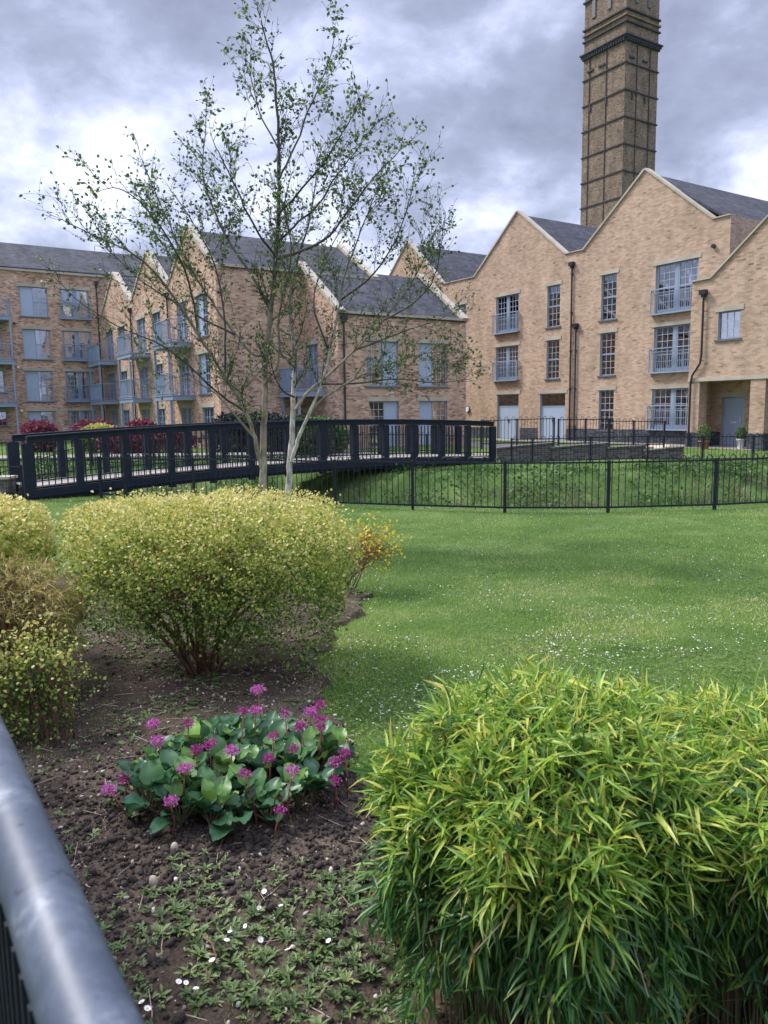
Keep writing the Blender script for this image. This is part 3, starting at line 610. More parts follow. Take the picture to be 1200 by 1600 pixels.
# ---------------- porch house S, near right
def block_S():
    fr = frU(28.9); t = thing('porch_house', 'buff brick house with a stone banded open porch and a plank front door', 'house', UVp(28.9, 17, .2))
    out = [(-20.9, 3.1), (-9.5, 3.1), (-9.5, 7.15), (-12.4, 7.18), (-16.25, 10.25), (-20.0, 7.18), (-20.9, 7.15)]
    wins = [(-19.62, -18.62, 4.66, 5.78), (-15.9, -14.9, 4.66, 5.78)]
    m = MB(fr); wall_sheet(m, out, wins)
    for a, b in ((-20.88, -20.35), (-18.05, -17.42), (-15.1, -14.5), (-12.2, -11.6)): m.box(a, b, .004, .55, .0, 3.0)
    m.poly([(-20.88, .0, 0), (-20.88, 0, 7.15), (-20.88, 9, 7.15), (-20.88, 9, 0)])
    m.poly([(-9.5, 0, 0), (-9.5, 9, 0), (-9.5, 9, 7.15), (-9.5, 0, 7.15)]); m.poly([(-20.88, 9, 0), (-20.88, 9, 7.15), (-9.5, 9, 7.15), (-9.5, 9, 0)])
    # back of the porch
    fb = frU(30.45); m.build('wall', M['brick_buff'], t)
    mbk = MB(fb); wall_sheet(mbk, [(-20.86, 0), (-9.52, 0), (-9.52, 3.0), (-20.86, 3.0)], [(-20.3, -19.25, .24, 2.34), (-16.9, -15.85, .24, 2.34)]); mbk.build('porch_wall', M['brick_buff'], t)
    MB(fr).box(-20.86, -9.52, .02, 1.55, 3.0, 3.06).build('porch_ceiling', M['stone'], t)
    MB(fr).box(-20.9, -9.5, -.04, .58, 3.003, 3.16).build('stone_band', M['stone'], t)
    MB(fr).box(-20.92, -9.5, .3, 1.55, 0, .24).box(-20.2, -17.6, -.5, .3, 0, .22).build('doorstep', M['paving'], t)
    for a, b in ((-20.88, -20.35), (-18.05, -17.42), (-15.1, -14.5)): MB(fr).box(a-.04, b+.04, -.04, .59, 0, .85).build('plinth', M['brick_dark'], t)
    for a, b in ((-19.2, -16.95), (-20.8, -20.32)): MB(fb).box(a, b, -.035, -.001, 0, .85).build('porch_plinth', M['brick_dark'], t)
    for w in wins: window(t, fr, *w, kind='single', cols=3)
    window(t, fb, -20.3, -19.25, .24, 2.34, kind='plank', sill=False, jamb=False); window(t, fb, -16.9, -15.85, .24, 2.34, kind='plank', sill=False, jamb=False)
    r_ = MB(fr); gable_roof(r_, -20.0, -16.25, -12.4, 7.0, 10.0, .25, 9); r_.box(-20.88, -19.9, .25, 9, 6.9, 7.02).box(-12.5, -9.5, .25, 9, 6.9, 7.02); r_.build('roof', M['slate'], t)
    c = MB(fr)
    for a, b in (((-20.9, 7.15), (-20.0, 7.18)), ((-20, 7.18), (-16.25, 10.25)), ((-16.25, 10.25), (-12.4, 7.18)), ((-12.4, 7.18), (-9.5, 7.15))): coping(c, a, b, h=.07)
    c.build('coping', M['stone'], t)
    pipe(t, fr, 0, 0, 0, path=[(-20.72, -.1, .25), (-20.72, -.1, 2.9), (-20.66, -.1, 3.25), (-20.3, -.1, 3.75), (-20.25, -.1, 4.1), (-20.25, -.1, 6.45)])
block_S()

# ---------------- middle low wing M
def block_M():
    fr = frV(31.15); t = thing('two_storey_brick_wing', 'two storey brick wing behind the bridge with half blue panelled windows', 'apartment building', UVp(21, 31.15, .2))
    wins = [((18.98, 20.78, 3.12, 5.24), dict(kind='half', flip=True, curtain=1)), ((22.0, 23.74, 3.12, 5.24), dict(kind='half', curtain=0)),
            ((19.08, 20.78, .22, 2.42), dict(kind='doorhalf', flip=True)), ((22.0, 23.74, .22, 2.42), dict(kind='doorhalf'))]
    m = MB(fr); wall_sheet(m, [(17.47, 0), (24.94, 0), (24.94, 6.42), (17.47, 6.42)], [w for w, _ in wins])
    m.poly([(24.94, 0, 0), (24.94, 7.7, 0), (24.94, 7.7, 6.4), (24.94, 3.85, 9.0), (24.94, 0, 6.42)])
    m.poly([(17.47, 7.7, 0), (17.47, 7.7, 6.4), (24.94, 7.7, 6.4), (24.94, 7.7, 0)]); m.build('wall', M['brick_pink'], t)
    for w, k in wins: window(t, fr, *w, jamb=False, **k)
    MB(fr).poly([(17.6, 1.4, 0), (24.8, 1.4, 0), (24.8, 1.4, 6.3), (17.6, 1.4, 6.3)]).build('added_dark_backing', M['room_shade'], t)  # added dark sheet, keeps the wing's windows dark inside
    # end wall with the french door onto the balcony; facing -DU
    fe = frU(17.47); me = MB(fe); hole = (-34.4, -33.15, 3.06, 5.2)
    wall_sheet(me, [(-38.85, 0), (-31.15, 0), (-31.15, 6.42), (-35.0, 9.15), (-38.85, 6.42)], [hole]); me.build('end_wall', M['brick_pink'], t)
    window(t, fe, *hole, kind='french', jamb=False, sill=False, curtain=1)
    r_ = MB(fe); gable_roof(r_, -38.85, -35.0, -31.1, 6.35, 9.0, .1, 7.4, t=.1); r_.build('roof', M['slate'], t)
    c = MB(fe)
    for a, b in (((-31.05, 6.42), (-35.0, 9.2)), ((-35.0, 9.2), (-38.9, 6.42))):
        coping(c, a, b, -.06, .34, .16)
    c.build('coping', M['stone'], t); c = MB(fe)
    for a, b in (((-31.05, 6.42), (-35.0, 9.2)), ((-35.0, 9.2), (-38.9, 6.42))): coping(c, a, b, 7.15, 7.54, .16)
    c.build('coping', M['stone'], t)
    MB(fr).box(17.42, 25.0, -.1, .12, 6.42, 6.54).build('gutter', M['stone'], t)
    pipe(t, fr, 17.75, .2, 6.0)
    b = MB(fe); b.box(-34.42, -32.45, -1.5, -.01, 2.68, 2.9); bal = b.build('balcony', M['blue_frame'], t)
    rr = MB(fe)
    for p_, q_ in (((-34.4, -1.47), (-32.47, -1.47)), ((-32.47, -1.47), (-32.47, -.02)), ((-34.4, -1.47), (-34.4, -.02))):
        rr.beam((*p_, 4.05), (*q_, 4.05), .05, .05); rr.beam((*p_, 3.0), (*q_, 3.0), .04, .04); n = int(math.hypot(q_[0]-p_[0], q_[1]-p_[1])/.11)
        for k in range(n+1): x = p_[0]+(q_[0]-p_[0])*k/n; y = p_[1]+(q_[1]-p_[1])*k/n; rr.beam((x, y, 2.9), (x, y, 4.05), .018, .018, (0, 1, 0))
    rr.build('railing', M['blue_frame'], bal)
    MB(fe).box(-34.38, -32.5, -1.44, -1.42, 3.05, 4.0).build('privacy_screen', M['blue_panel'], bal)
    for s in (-34.3, -32.55): MB(fe).box(s-.05, s+.05, -1.42, -1.32, .0, 2.68).build('post', M['blue_frame'], bal)
block_M()

# ---------------- balcony block F + C
def balcony(par, fr, s0, s1, zf, out, screen=True, posts=(), post_h=2.7, sc_to=.6):
    b = MB(fr); b.box(s0, s1, -out, -.01, zf-.26, zf-.04); b.box(s0-.03, s1+.03, -out-.03, -.01, zf-.04, zf); bal = b.build('balcony', M['blue_frame'], par)
    r_ = MB(fr); y = -out+.03; h = 1.1
    segs = [((s0+.03, y), (s1-.03, y)), ((s0+.03, y), (s0+.03, -.02)), ((s1-.03, y), (s1-.03, -.02))]
    for p_, q_ in segs:
        r_.beam((*p_, zf+h), (*q_, zf+h), .05, .045); r_.beam((*p_, zf+.1), (*q_, zf+.1), .035, .035)
        n = max(1, int(math.hypot(q_[0]-p_[0], q_[1]-p_[1])/.115))
        for k in range(n+1): x = p_[0]+(q_[0]-p_[0])*k/n; yy = p_[1]+(q_[1]-p_[1])*k/n; r_.beam((x, yy, zf), (x, yy, zf+h), .018, .018, (0, 1, 0))
    r_.build('railing', M['blue_frame'], bal)
    if screen: MB(fr).box(s0+.08, s0+(s1-s0)*sc_to, y+.035, y+.05, zf+.12, zf+h-.05).build('privacy_screen', M['blue_panel'], bal)
    for s in posts: MB(fr).box(s-.055, s+.055, y-.02, y+.09, zf-post_h, zf-.26).build('post', M['blue_frame'], bal)
def block_F():
    fr = frU(13.0); t = thing('balcony_apartment_block', 'three storey brick block with three small gables and stacked blue balconies', 'apartment building', UVp(13, 45, .2))
    wins = []
    def w(V0, V1, z0, z1, **k): wins.append(((-V0, -V1, z0, z1), k))
    w(37.35, 35.7, 5.65, 7.65, kind='half'); w(37.35, 35.7, 2.9, 4.85, kind='half'); w(37.1, 35.45, .9, 2.25, kind='casement', curtain=2)
    for zf in (5.58, 2.72, .2):
        for V0, V1 in ((40.4, 38.85), (48.2, 46.4), (56.3, 54.3)):
            w(V0, V1, zf+(.0 if zf > 1 else .0), zf+2.06, kind='french', curtain=1 if zf > 3 else 2)
        for V0, V1 in ((44.9, 43.3), (52.9, 51.1)): w(V0, V1, zf+.9, zf+2.06, kind='casement', curtain=random.choice((1, 2)))
    out = [(-58.0, 0), (-34.5, 0), (-34.5, 8.68), (-34.9, 8.7), (-38.15, 11.1), (-41.5, 8.8), (-42.0, 8.8), (-45.5, 11.15), (-49.0, 8.9), (-49.5, 8.9), (-53.35, 11.2), (-57.1, 8.9), (-58.0, 8.9)]
    m = MB(fr); wall_sheet(m, out, [x for x, _ in wins]); m.poly([(-58, 9, 0), (-58, 9, 8.7), (-41.4, 9, 8.7), (-41.4, 9, 0)])
    m.build('wall', M['brick_pink'], t)
    for x, k in wins: window(t, fr, *x, **k)
    r_ = MB(fr)
    gable_roof(r_, -57.4, -53.35, -49.25, 8.6, 10.95, .25, 9); gable_roof(r_, -49.25, -45.5, -41.75, 8.6, 10.95, .25, 9)
    gable_roof(r_, -41.8, -38.15, -34.42, 8.62, 10.85, .25, 8.6); r_.build('roof', M['slate'], t)
    c = MB(fr)
    P = out[2:]
    for a, b in zip(P[:-1], P[1:]): coping(c, a, b, -.06, .36, .14 if abs(a[1]-b[1]) > .3 else .06)
    c.build('coping', M['stone'], t)
    # long front wall C and right end, facing -DV
    fc = frV(34.5); mc = MB(fc); mc.poly([(13.0, 0, 0), (21.75, 0, 0), (21.75, 0, 8.68), (13.0, 0, 8.68)])
    mc.poly([(21.75, 0, 0), (21.75, 7, 0), (21.75, 7, 8.68), (21.75, 3.65, 10.9), (21.75, 0, 8.68)]); mc.build('side_wall', M['brick_pink'], t)
    MB(fc).box(13.37, 21.9, -.1, .1, 8.66, 8.78).build('gutter', M['stone'], t)
    fe = frU(21.75); ce = MB(fe); coping(ce, (-34.45, 8.7), (-38.15, 11.0), -.34, .04, .16); ce.build('verge_coping', M['stone'], t)
    pipe(t, fr, -49.3, .2, 8.2); pipe(t, fr, -41.75, .2, 8.1)
    # balconies
    for zf in (5.52, 2.9):
        balcony(t, fr, -41.15, -38.1, zf, 1.15, posts=(-41.0, -38.6), post_h=2.6, sc_to=.55)
        balcony(t, fr, -48.9, -45.75, zf+.02, 1.1, posts=(-48.7, -46.2), post_h=2.6, sc_to=.5)
        balcony(t, fr, -57.3, -53.6, zf+.04, 1.1, posts=(-57.0, -54.0), post_h=2.6, sc_to=.8)
block_F()

# ---------------- left block L
def block_L():
    fr = frV(58.1); t = thing('left_apartment_block', 'four storey red-brown brick block with a long slate roof beyond the bridge', 'apartment building', UVp(6, 58.1, .2))
    wins = []
    cur = [(0, 2, 0, 2), (2, 1, 2, 1)]
    for i, (zb, zt) in enumerate(((8.72, 10.72), (5.84, 7.88), (2.96, 5.06), (.7, 2.3))):
        wins.append(((7.9, 9.68, zb, zt), dict(kind='half', curtain=[0, 1, 0, 2][i])))
        wins.append(((10.5, 12.42, zb, zt), dict(kind='french', rail=i < 3, curtain=[0, 2, 1, 2][i])))
        if i: wins.append(((3.2, 4.9, zb, zt), dict(kind='french'))); wins.append(((5.4, 6.6, zb+.6, zt), dict(kind='casement')))
        else: wins.append(((3.2, 4.9, zb, zt), dict(kind='french')))
    m = MB(fr); wall_sheet(m, [(-14, 0), (21, 0), (21, 11.78), (-14, 11.78)], [x for x, _ in wins]); box_walls(m, -14, 21, 8.2, 0, 11.78); m.build('wall', M['brick_pink'], t)
    for x, k in wins: window(t, fr, *x, jamb=False, **k)
    r_ = MB(fr); r_.prism([(-14.2, -.12, 11.84), (21.2, -.12, 11.84), (21.2, 4.1, 14.2), (-14.2, 4.1, 14.2)], (0, 0, .1)); r_.prism([(-14.2, 4.1, 14.2), (21.2, 4.1, 14.2), (21.2, 8.4, 11.7), (-14.2, 8.4, 11.7)], (0, 0, .1)); r_.build('roof', M['slate'], t)
    m = MB(fr); m.poly([(21, 0, 11.78), (21, 8.2, 11.78), (21, 4.1, 14.2)]).poly([(-14, 0, 11.78), (-14, 8.2, 11.78), (-14, 4.1, 14.2)]); m.build('loft_gable', M['brick_pink'], t)
    MB(fr).box(-14.1, 21.1, -.14, .1, 11.7, 11.84).build('gutter', M['stone'], t)
    pipe(t, fr, 12.95, .2, 11.1)
    for zf in (8.55, 5.65, 2.85): balcony(t, fr, 2.9, 7.15, zf, 1.3, screen=False, posts=(7.05, 3.2), post_h=2.62)
    for s, z in ((7.45, 8.2), (7.5, 5.3), (7.52, 2.35)): MB(fr).tube([(s, -.12, z), (s, 0, z)], .09, 12).build('vent', M['white'] if z < 8 else M['pipe'], t)
block_L()

# ---------------- tower
def tower():
    U0, V0, wu, wv = 75.4, 64.6, 6.0, 6.6
    fr = frU(U0); t = thing('brick_water_tower', 'tall square dark brown brick tower with sooty bands rising behind the gables', 'tower', UVp(U0+3, V0+3.3, 0))
    s0, s1 = -(V0+wv), -V0
    m = MB(fr)
    def ring(mb, z0, z1, o): mb.box(s0-o, s1+o, -o, wu+o, z0, z1)
    # slight batter
    sh = .12; i = len(m.v)
    m.v += [(s0, 0, 0), (s1, 0, 0), (s1, wu, 0), (s0, wu, 0), (s0+sh, sh, 58), (s1-sh, sh, 58), (s1-sh, wu-sh, 58), (s0+sh, wu-sh, 58)]
    m.f += [(i, i+3, i+2, i+1), (i+4, i+5, i+6, i+7), (i, i+1, i+5, i+4), (i+1, i+2, i+6, i+5), (i+2, i+3, i+7, i+6), (i+3, i, i+4, i+7)]
    m.build('shaft', M['brick_tower'], t)
    z = 12.0
    zs = [27.1-3.02*k for k in range(1, 6)]+[27.1, 30.1, 33.15, 36.2, 39.2, 42.2]
    for z in zs:
        b = MB(fr); ring(b, z-.15, z, .04); b.build('band', M['soot'], t)
    for z in (46.7, 48.05, 51.2, 54.2):
        b = MB(fr); ring(b, z-.18, z, .09); b.build('band', M['soot'], t)
    b = MB(fr); ring(b, 44.5, 44.75, .08); ring(b, 44.753, 45.0, .2); ring(b, 45.003, 45.16, .32)
    for k in range(18):
        a = s0+(s1-s0)*(k+.5)/18; b.box(a-.09, a+.09, -.19, -.081, 44.5, 44.75); d = wu*(k+.5)/18; b.box(s1+.081, s1+.19, d-.08, d+.08, 44.5, 44.75)
    b.build('cornice', M['soot'], t)
    b = MB(fr); ring(b, 47.2, 47.4, .1); b.build('dentil_course', M['brick_tower'], t)
    # tie rods / strap lines and slots
    b = MB(fr)
    for V in (70.1, 67.45): b.box(-V-.025, -V+.025, -.03, .12, 0, 44.4)
    for U in (77.5, 79.8): b.box(s1-.12, s1+.03, U-U0-.025, U-U0+.025, 0, 44.4)
    b.build('tie_rod', M['soot'], t)
    b = MB(fr)
    for V in (70.0, 68.2): b.box(-V-.5, -V+.5, -.05, .2, 42.9, 43.1)
    for U in (76.6, 78.9): b.box(s1-.2, s1+.05, U-U0-.45, U-U0+.45, 42.75, 42.95)
    for V in (69.9, 67.4): b.box(-V-.12, -V+.12, -.06, .2, 38.3, 39.0)
    for U in (76.8, 79.0): b.box(s1-.2, s1+.06, U-U0-.1, U-U0+.1, 38.2, 38.9)
    b.build('slot', M['soot'], t)
    for V in (69.6, 67.2): MB(fr).box(-V-.25, -V+.25, -.02, .2, 48.9, 50.9).build('window', M['sill'], t)
    for U in (77.2, 79.4): MB(fr).box(s1-.2, s1+.02, U-U0-.25, U-U0+.25, 48.9, 50.9).build('window', M['sill'], t)
    b = MB(fr); ring(b, 58, 58.5, .4); b.prism([(s0-.4, -.4, 58.5), (s1+.4, -.4, 58.5), (s1+.4, wu+.4, 58.5), (s0-.4, wu+.4, 58.5)], (0, 0, .3)); b.build('cap', M['soot'], t)
tower()

# ================================================================== objects
# ---------------- footbridge
def bridge():
    A = Vector((-8.15, 17.5, 0)); B = Vector((3.72, 26.0, 0)); Ld = (B-A).length; e = (B-A).normalized(); nrm = Vector((-e.y, e.x, 0)); W = 1.75
    def P(t, off, z): return A+e*(Ld*t)+nrm*off+Vector((0, 0, z+.20*4*t*(1-t)-.07*(1-t)))
    dz0, dz1 = .36, .38
    t = thing('footbridge', 'long dark navy timber footbridge with post and bar railings arching over the ditch', 'footbridge', P(.5, .9, -.1))
    n = 26; ts = [k/n for k in range(n+1)]
    def strip(name, o0, o1, z0, z1, mat):
        m = MB()
        for a, b in zip(ts[:-1], ts[1:]):
            za = z0+(z1-z0)*0; 
            p = [P(a, o0, z0), P(a, o1, z0), P(a, o1, z1), P(a, o0, z1)]; q = [P(b, o0, z0), P(b, o1, z0), P(b, o1, z1), P(b, o0, z1)]
            i = len(m.v); m.v += [tuple(v) for v in p+q]
            m.f += [(i, i+4, i+5, i+1), (i+1, i+5, i+6, i+2), (i+2, i+6, i+7, i+3), (i+3, i+7, i+4, i)]
            if a == 0: m.f.append((i, i+1, i+2, i+3))
            if b == 1: m.f.append((i+7, i+6, i+5, i+4))
        return m.build(name, mat, t)
    dk = MB()
    nb = 100
    for k in range(nb):
        a, b = k/nb, (k+.93)/nb; p = [P(a, .07, .33), P(b, .07, .33), P(b, W-.07, .33), P(a, W-.07, .33)]; dk.prism(p, (0, 0, .035))
    dk.build('deck', M['deck'], t)
    for o in (0, W):
        strip('girder', o-.05, o+.05, .04, .30, M['bridge_paint']); s_ = 1 if o else -1
        strip('girder_flange', o+s_*.072-.05, o+s_*.072+.05, .12, .15, M['bridge_paint'])
        strip('handrail', o-.062, o+.062, 1.37, 1.50, M['bridge_paint']); strip('rail_cap', o-.11, o+.11, 1.503, 1.535, M['bridge_paint'])
        strip('lower_rail', o-.02, o+.02, .47, .50, M['bridge_paint'])
        for k in range(14):
            a = k/13; wdt = .085 if k not in (0, 13) else .12
            c = P(a, o, 0); p = [c-e*wdt-nrm*.06, c+e*wdt-nrm*.06, c+e*wdt+nrm*.06, c-e*wdt+nrm*.06]
            p = [v+Vector((0, 0, -.02)) for v in p]; MB().prism(p, (0, 0, 1.385)).build('post', M['bridge_paint'], t)
        for k in range(13):
            m = MB()
            for j in range(1, 8):
                a = (k+j/8)/13; c = P(a, o, .36); h = .98; m.prism([c-e*.012-nrm*.012, c+e*.012-nrm*.012, c+e*.012+nrm*.012, c-e*.012+nrm*.012], (0, 0, h))
            m.build('baluster_panel', M['black_metal'], t)
    for a in (.02, .97):
        c = P(a, W/2, -.75); MB().box(c.x-.3, c.x+.3, c.y-.25, c.y+.25, -.9, .25).build('abutment', M['brick_grey'], t)
bridge()

# ---------------- bow top fences
def bow_fence(name, label, pts, H=1.0, sp=.1285, parent_group=None, bow=True, post_w=.055, cat='fence', zf=None, zend=None):
    t = thing(name, label, cat, Vector((pts[0][0], pts[0][1], pts[0][2] if len(pts[0]) > 2 else zg1(*pts[0][:2]))), parent_group)
    P = [Vector((p[0], p[1], p[2] if len(p) > 2 else zg1(p[0], p[1]))) for p in pts]
    for p in P:
        MB().box(p.x-post_w/2, p.x+post_w/2, p.y-post_w/2, p.y+post_w/2, p.z-.1, p.z+H).build('post', M['black_metal'], t)
    for a, b in zip(P[:-1], P[1:]):
        m = MB(); up = Vector((0, 0, 1)); d = (b-a); Lh = d.length; u = d.normalized()
        m.beam(a+u*post_w/2+up*(H-.04), b-u*post_w/2+up*(H-.04), .035, .03); m.beam(a+u*post_w/2+up*.1, b-u*post_w/2+up*.1, .035, .035)
        n = int(round(Lh/sp)); n += n % 2; r_ = Lh/n
        for k in range(n):
            c = a+u*(r_*(k+.5)); m.tube([c+up*.1, c+up*(H-.03)], .0085, 5, cap=False)
        if bow:
            for k in range(0, n-1, 2):
                c0 = a+u*(r_*(k+.5)); c1 = a+u*(r_*(k+1.5)); mid = (c0+c1)/2; rr = r_/2
                m.tube([mid-u*rr*math.cos(th)+up*(H-.03+rr*1.5*math.sin(th)) for th in [math.pi*j/8 for j in range(9)]], .0095, 5, cap=False)
        m.build('fence_panel', M['black_metal'], t)
    return t
near = [(-6.61, 17.74), (-5.91, 17.39), (-4.2, 16.8), (-2.5, 16.05), (-.98, 15.35), (.56, 14.72), (2.26, 14.14), (4.14, 13.97), (6.19, 14.16), (8.3, 14.7), (10.3, 15.2)]
bow_fence('bow_top_fence', 'low black bow topped railing along the near edge of the lawn and ditch', near, H=.97)
bow_fence('bow_top_fence', 'black bow topped railing on the far grass bank right of the bridge', [(4.3, 25.6), (5.0, 25.6), (6.95, 25.6), (8.9, 25.7), (10.8, 25.8), (12.6, 26.0), (14.6, 26.3), (16.6, 26.6)], H=.88)
bow_fence('bow_top_fence', 'black bow topped railing across the grass beyond the left half of the bridge', [(-17.5, 27.0), (-15.3, 27.6), (-13.1, 28.1), (-10.9, 28.6), (-8.7, 29.0), (-6.5, 29.3), (-4.3, 29.4), (-2.1, 29.2), (0, 28.7), (1.6, 28.0), (2.9, 27.2)], H=.9)
bow_fence('bow_top_fence', 'short black bow topped railing meeting the left end of the bridge', [(-15, 20.2, .15), (-13, 19.9, .15), (-11, 19.6, .15), (-9.35, 19.3, .15)], H=1.15)
bow_fence('side_railing', 'plain black side railing running from the near bridge post to the brick pier', [(-9.6, 17.9, .05), (-8.35, 17.6, .05)], H=.75, bow=False)
t = thing('brick_pier', 'short grey brick pier at the left end of the bridge', 'brick pier', (-9.1, 17.9, 0))
MB().box(-10.2, -8.75, 17.7, 18.1, -.05, .47).build('pier_body', M['brick_grey'], t); MB().box(-10.24, -8.71, 17.66, 18.14, .473, .53).build('capstone', M['stone'], t)

# ---------------- ramp wall by the right block
def ramp():
    t = thing('ramp_wall', 'dark grey brick retaining wall of the access ramp stepping down behind the railing', 'retaining wall', (6, 28, .1))
    segs = [((3.95, 26.5), (5.95, 26.75), .57, .72), ((5.9, 26.6), (7.95, 26.85), .56, .68), ((7.9, 26.7), (9.25, 26.9), .52, .58), ((9.2, 26.5), (10.5, 26.7), .42, .52)]
    for (a, b, z0, z1) in segs:
        a = Vector((*a, 0)); b = Vector((*b, 0)); u = (b-a).normalized(); n = Vector((-u.y, u.x, 0)); zb = Vector((0, 0, -.1))
        L_ = (b-a).length; fr = lambda s, d, z, a=a, u=u, n=n: tuple(a+u*s+n*d+Vector((0, 0, z)))
        MB(fr).prism([(0, 0, -.1), (L_, 0, -.1), (L_, 0, z1), (0, 0, z0)], (0, .3, 0)).build('wall_section', M['brick_grey'], t)
        MB(fr).prism([(-.02, -.03, z0+.002), (L_+.02, -.03, z1+.002), (L_+.02, -.03, z1+.05), (-.02, -.03, z0+.05)], (0, .36, 0)).build('coping', M['brick_grey'], t)
    f = [[(3.6, 27.9, .60), (4.9, 28.0, .62), (6.3, 28.2, .64)], [(6.3, 27.5, .60), (7.3, 27.6, .60), (8.2, 27.7, .58)], [(8.25, 28.0, .52), (9.2, 28.1, .5), (10.4, 28.3, .46)]]
    L_ = ['black bow topped railing along the top of the ramp in front of the blue doors', 'black bow topped railing panel on the middle of the ramp wall', 'black bow topped railing at the low end of the ramp below the sash windows']
    for p, l in zip(f, L_): bow_fence('ramp_railing', l, p, H=.98, parent_group='railings on the ramp')
    tag(MB().prism([(3.6, 29.3, .19), (6.3, 29.3, .19), (9.8, 29.4, .19), (15.5, 32.6, .2), (14.5, 34.4, .2), (7.0, 46.2, .2), (3.3, 43.0, .2)], (0, 0, .03)).build('terrace', M['paving']), kind='structure')
    for k, (px, py, l) in enumerate([(1003, 694, 'flat tan stone slab lying beside the ramp end, left of two'), (1030, 691, 'thick tan stone slab lying beside the ramp end, right of two')]):
        c = at(px, py, 29.6); m = MB().box(-.38, .38, -.25, .25, 0, .09); o = m.build('stone_slab', M['slab']); o.location = (c.x, 29.6, .36+.0*k); o.rotation_euler = (R(8), R(-6), R(20*k)); tag(o, l, 'stone slab')
    c = at(1012, 697, 29.6); o = MB().box(-.9, .9, -.3, .3, .18, .35).build('stone_step', M['stone']); o.location = (c.x+.4, 29.75, 0); tag(o, 'long low stone step under the tan slabs by the ramp', 'stone step')
ramp()

# ---------------- planters by the porch
def leaf_ball(name, c, rad, n, size, mat, parent, sq=1.0):
    P = unit(rng.normal(size=(n, 3)))*np.array(rad)*(rng.random((n, 1))**(1/3)*.4+.6)+np.array(c)
    return scatter(name, LEAF4[0], LEAF4[1], P, frames(rng.normal(size=(n, 3)), rng.normal(size=(n, 3))), size*rng.uniform(.6, 1.3, n), mat, parent)
def planter(px, py, Y, w, h, mat, hs, label, z=.22):
    c = at(px, py, Y); t = thing('potted_plant', label, 'potted plant', (c.x, Y, z))
    m = MB().lathe([(w*.36, 0), (w*.5, h), (w*.54, h), (w*.54, h+.03), (w*.46, h+.03), (w*.42, h-.03), (0, h-.03)], 16, (c.x, Y, z)); smooth(m.build('pot', mat, t))
    leaf_ball('foliage', (c.x, Y, z+h+hs*.5), (w*.6, w*.6, hs*.55), 500, .06, M['green_leaf'], t)
    MB().tube([(c.x, Y, z+h-.05), (c.x, Y, z+h+hs*.6)], .02, 6).build('stem', M['stem_brown'], t)
planter(1157, 695, 31.3, .32, .36, M['white'], .5, 'small dark green plant in a square white pot by the plank door')
planter(1100, 693, 30.9, .42, .32, M['terracotta'], .7, 'leafy plant in a terracotta pot at the left of the porch')

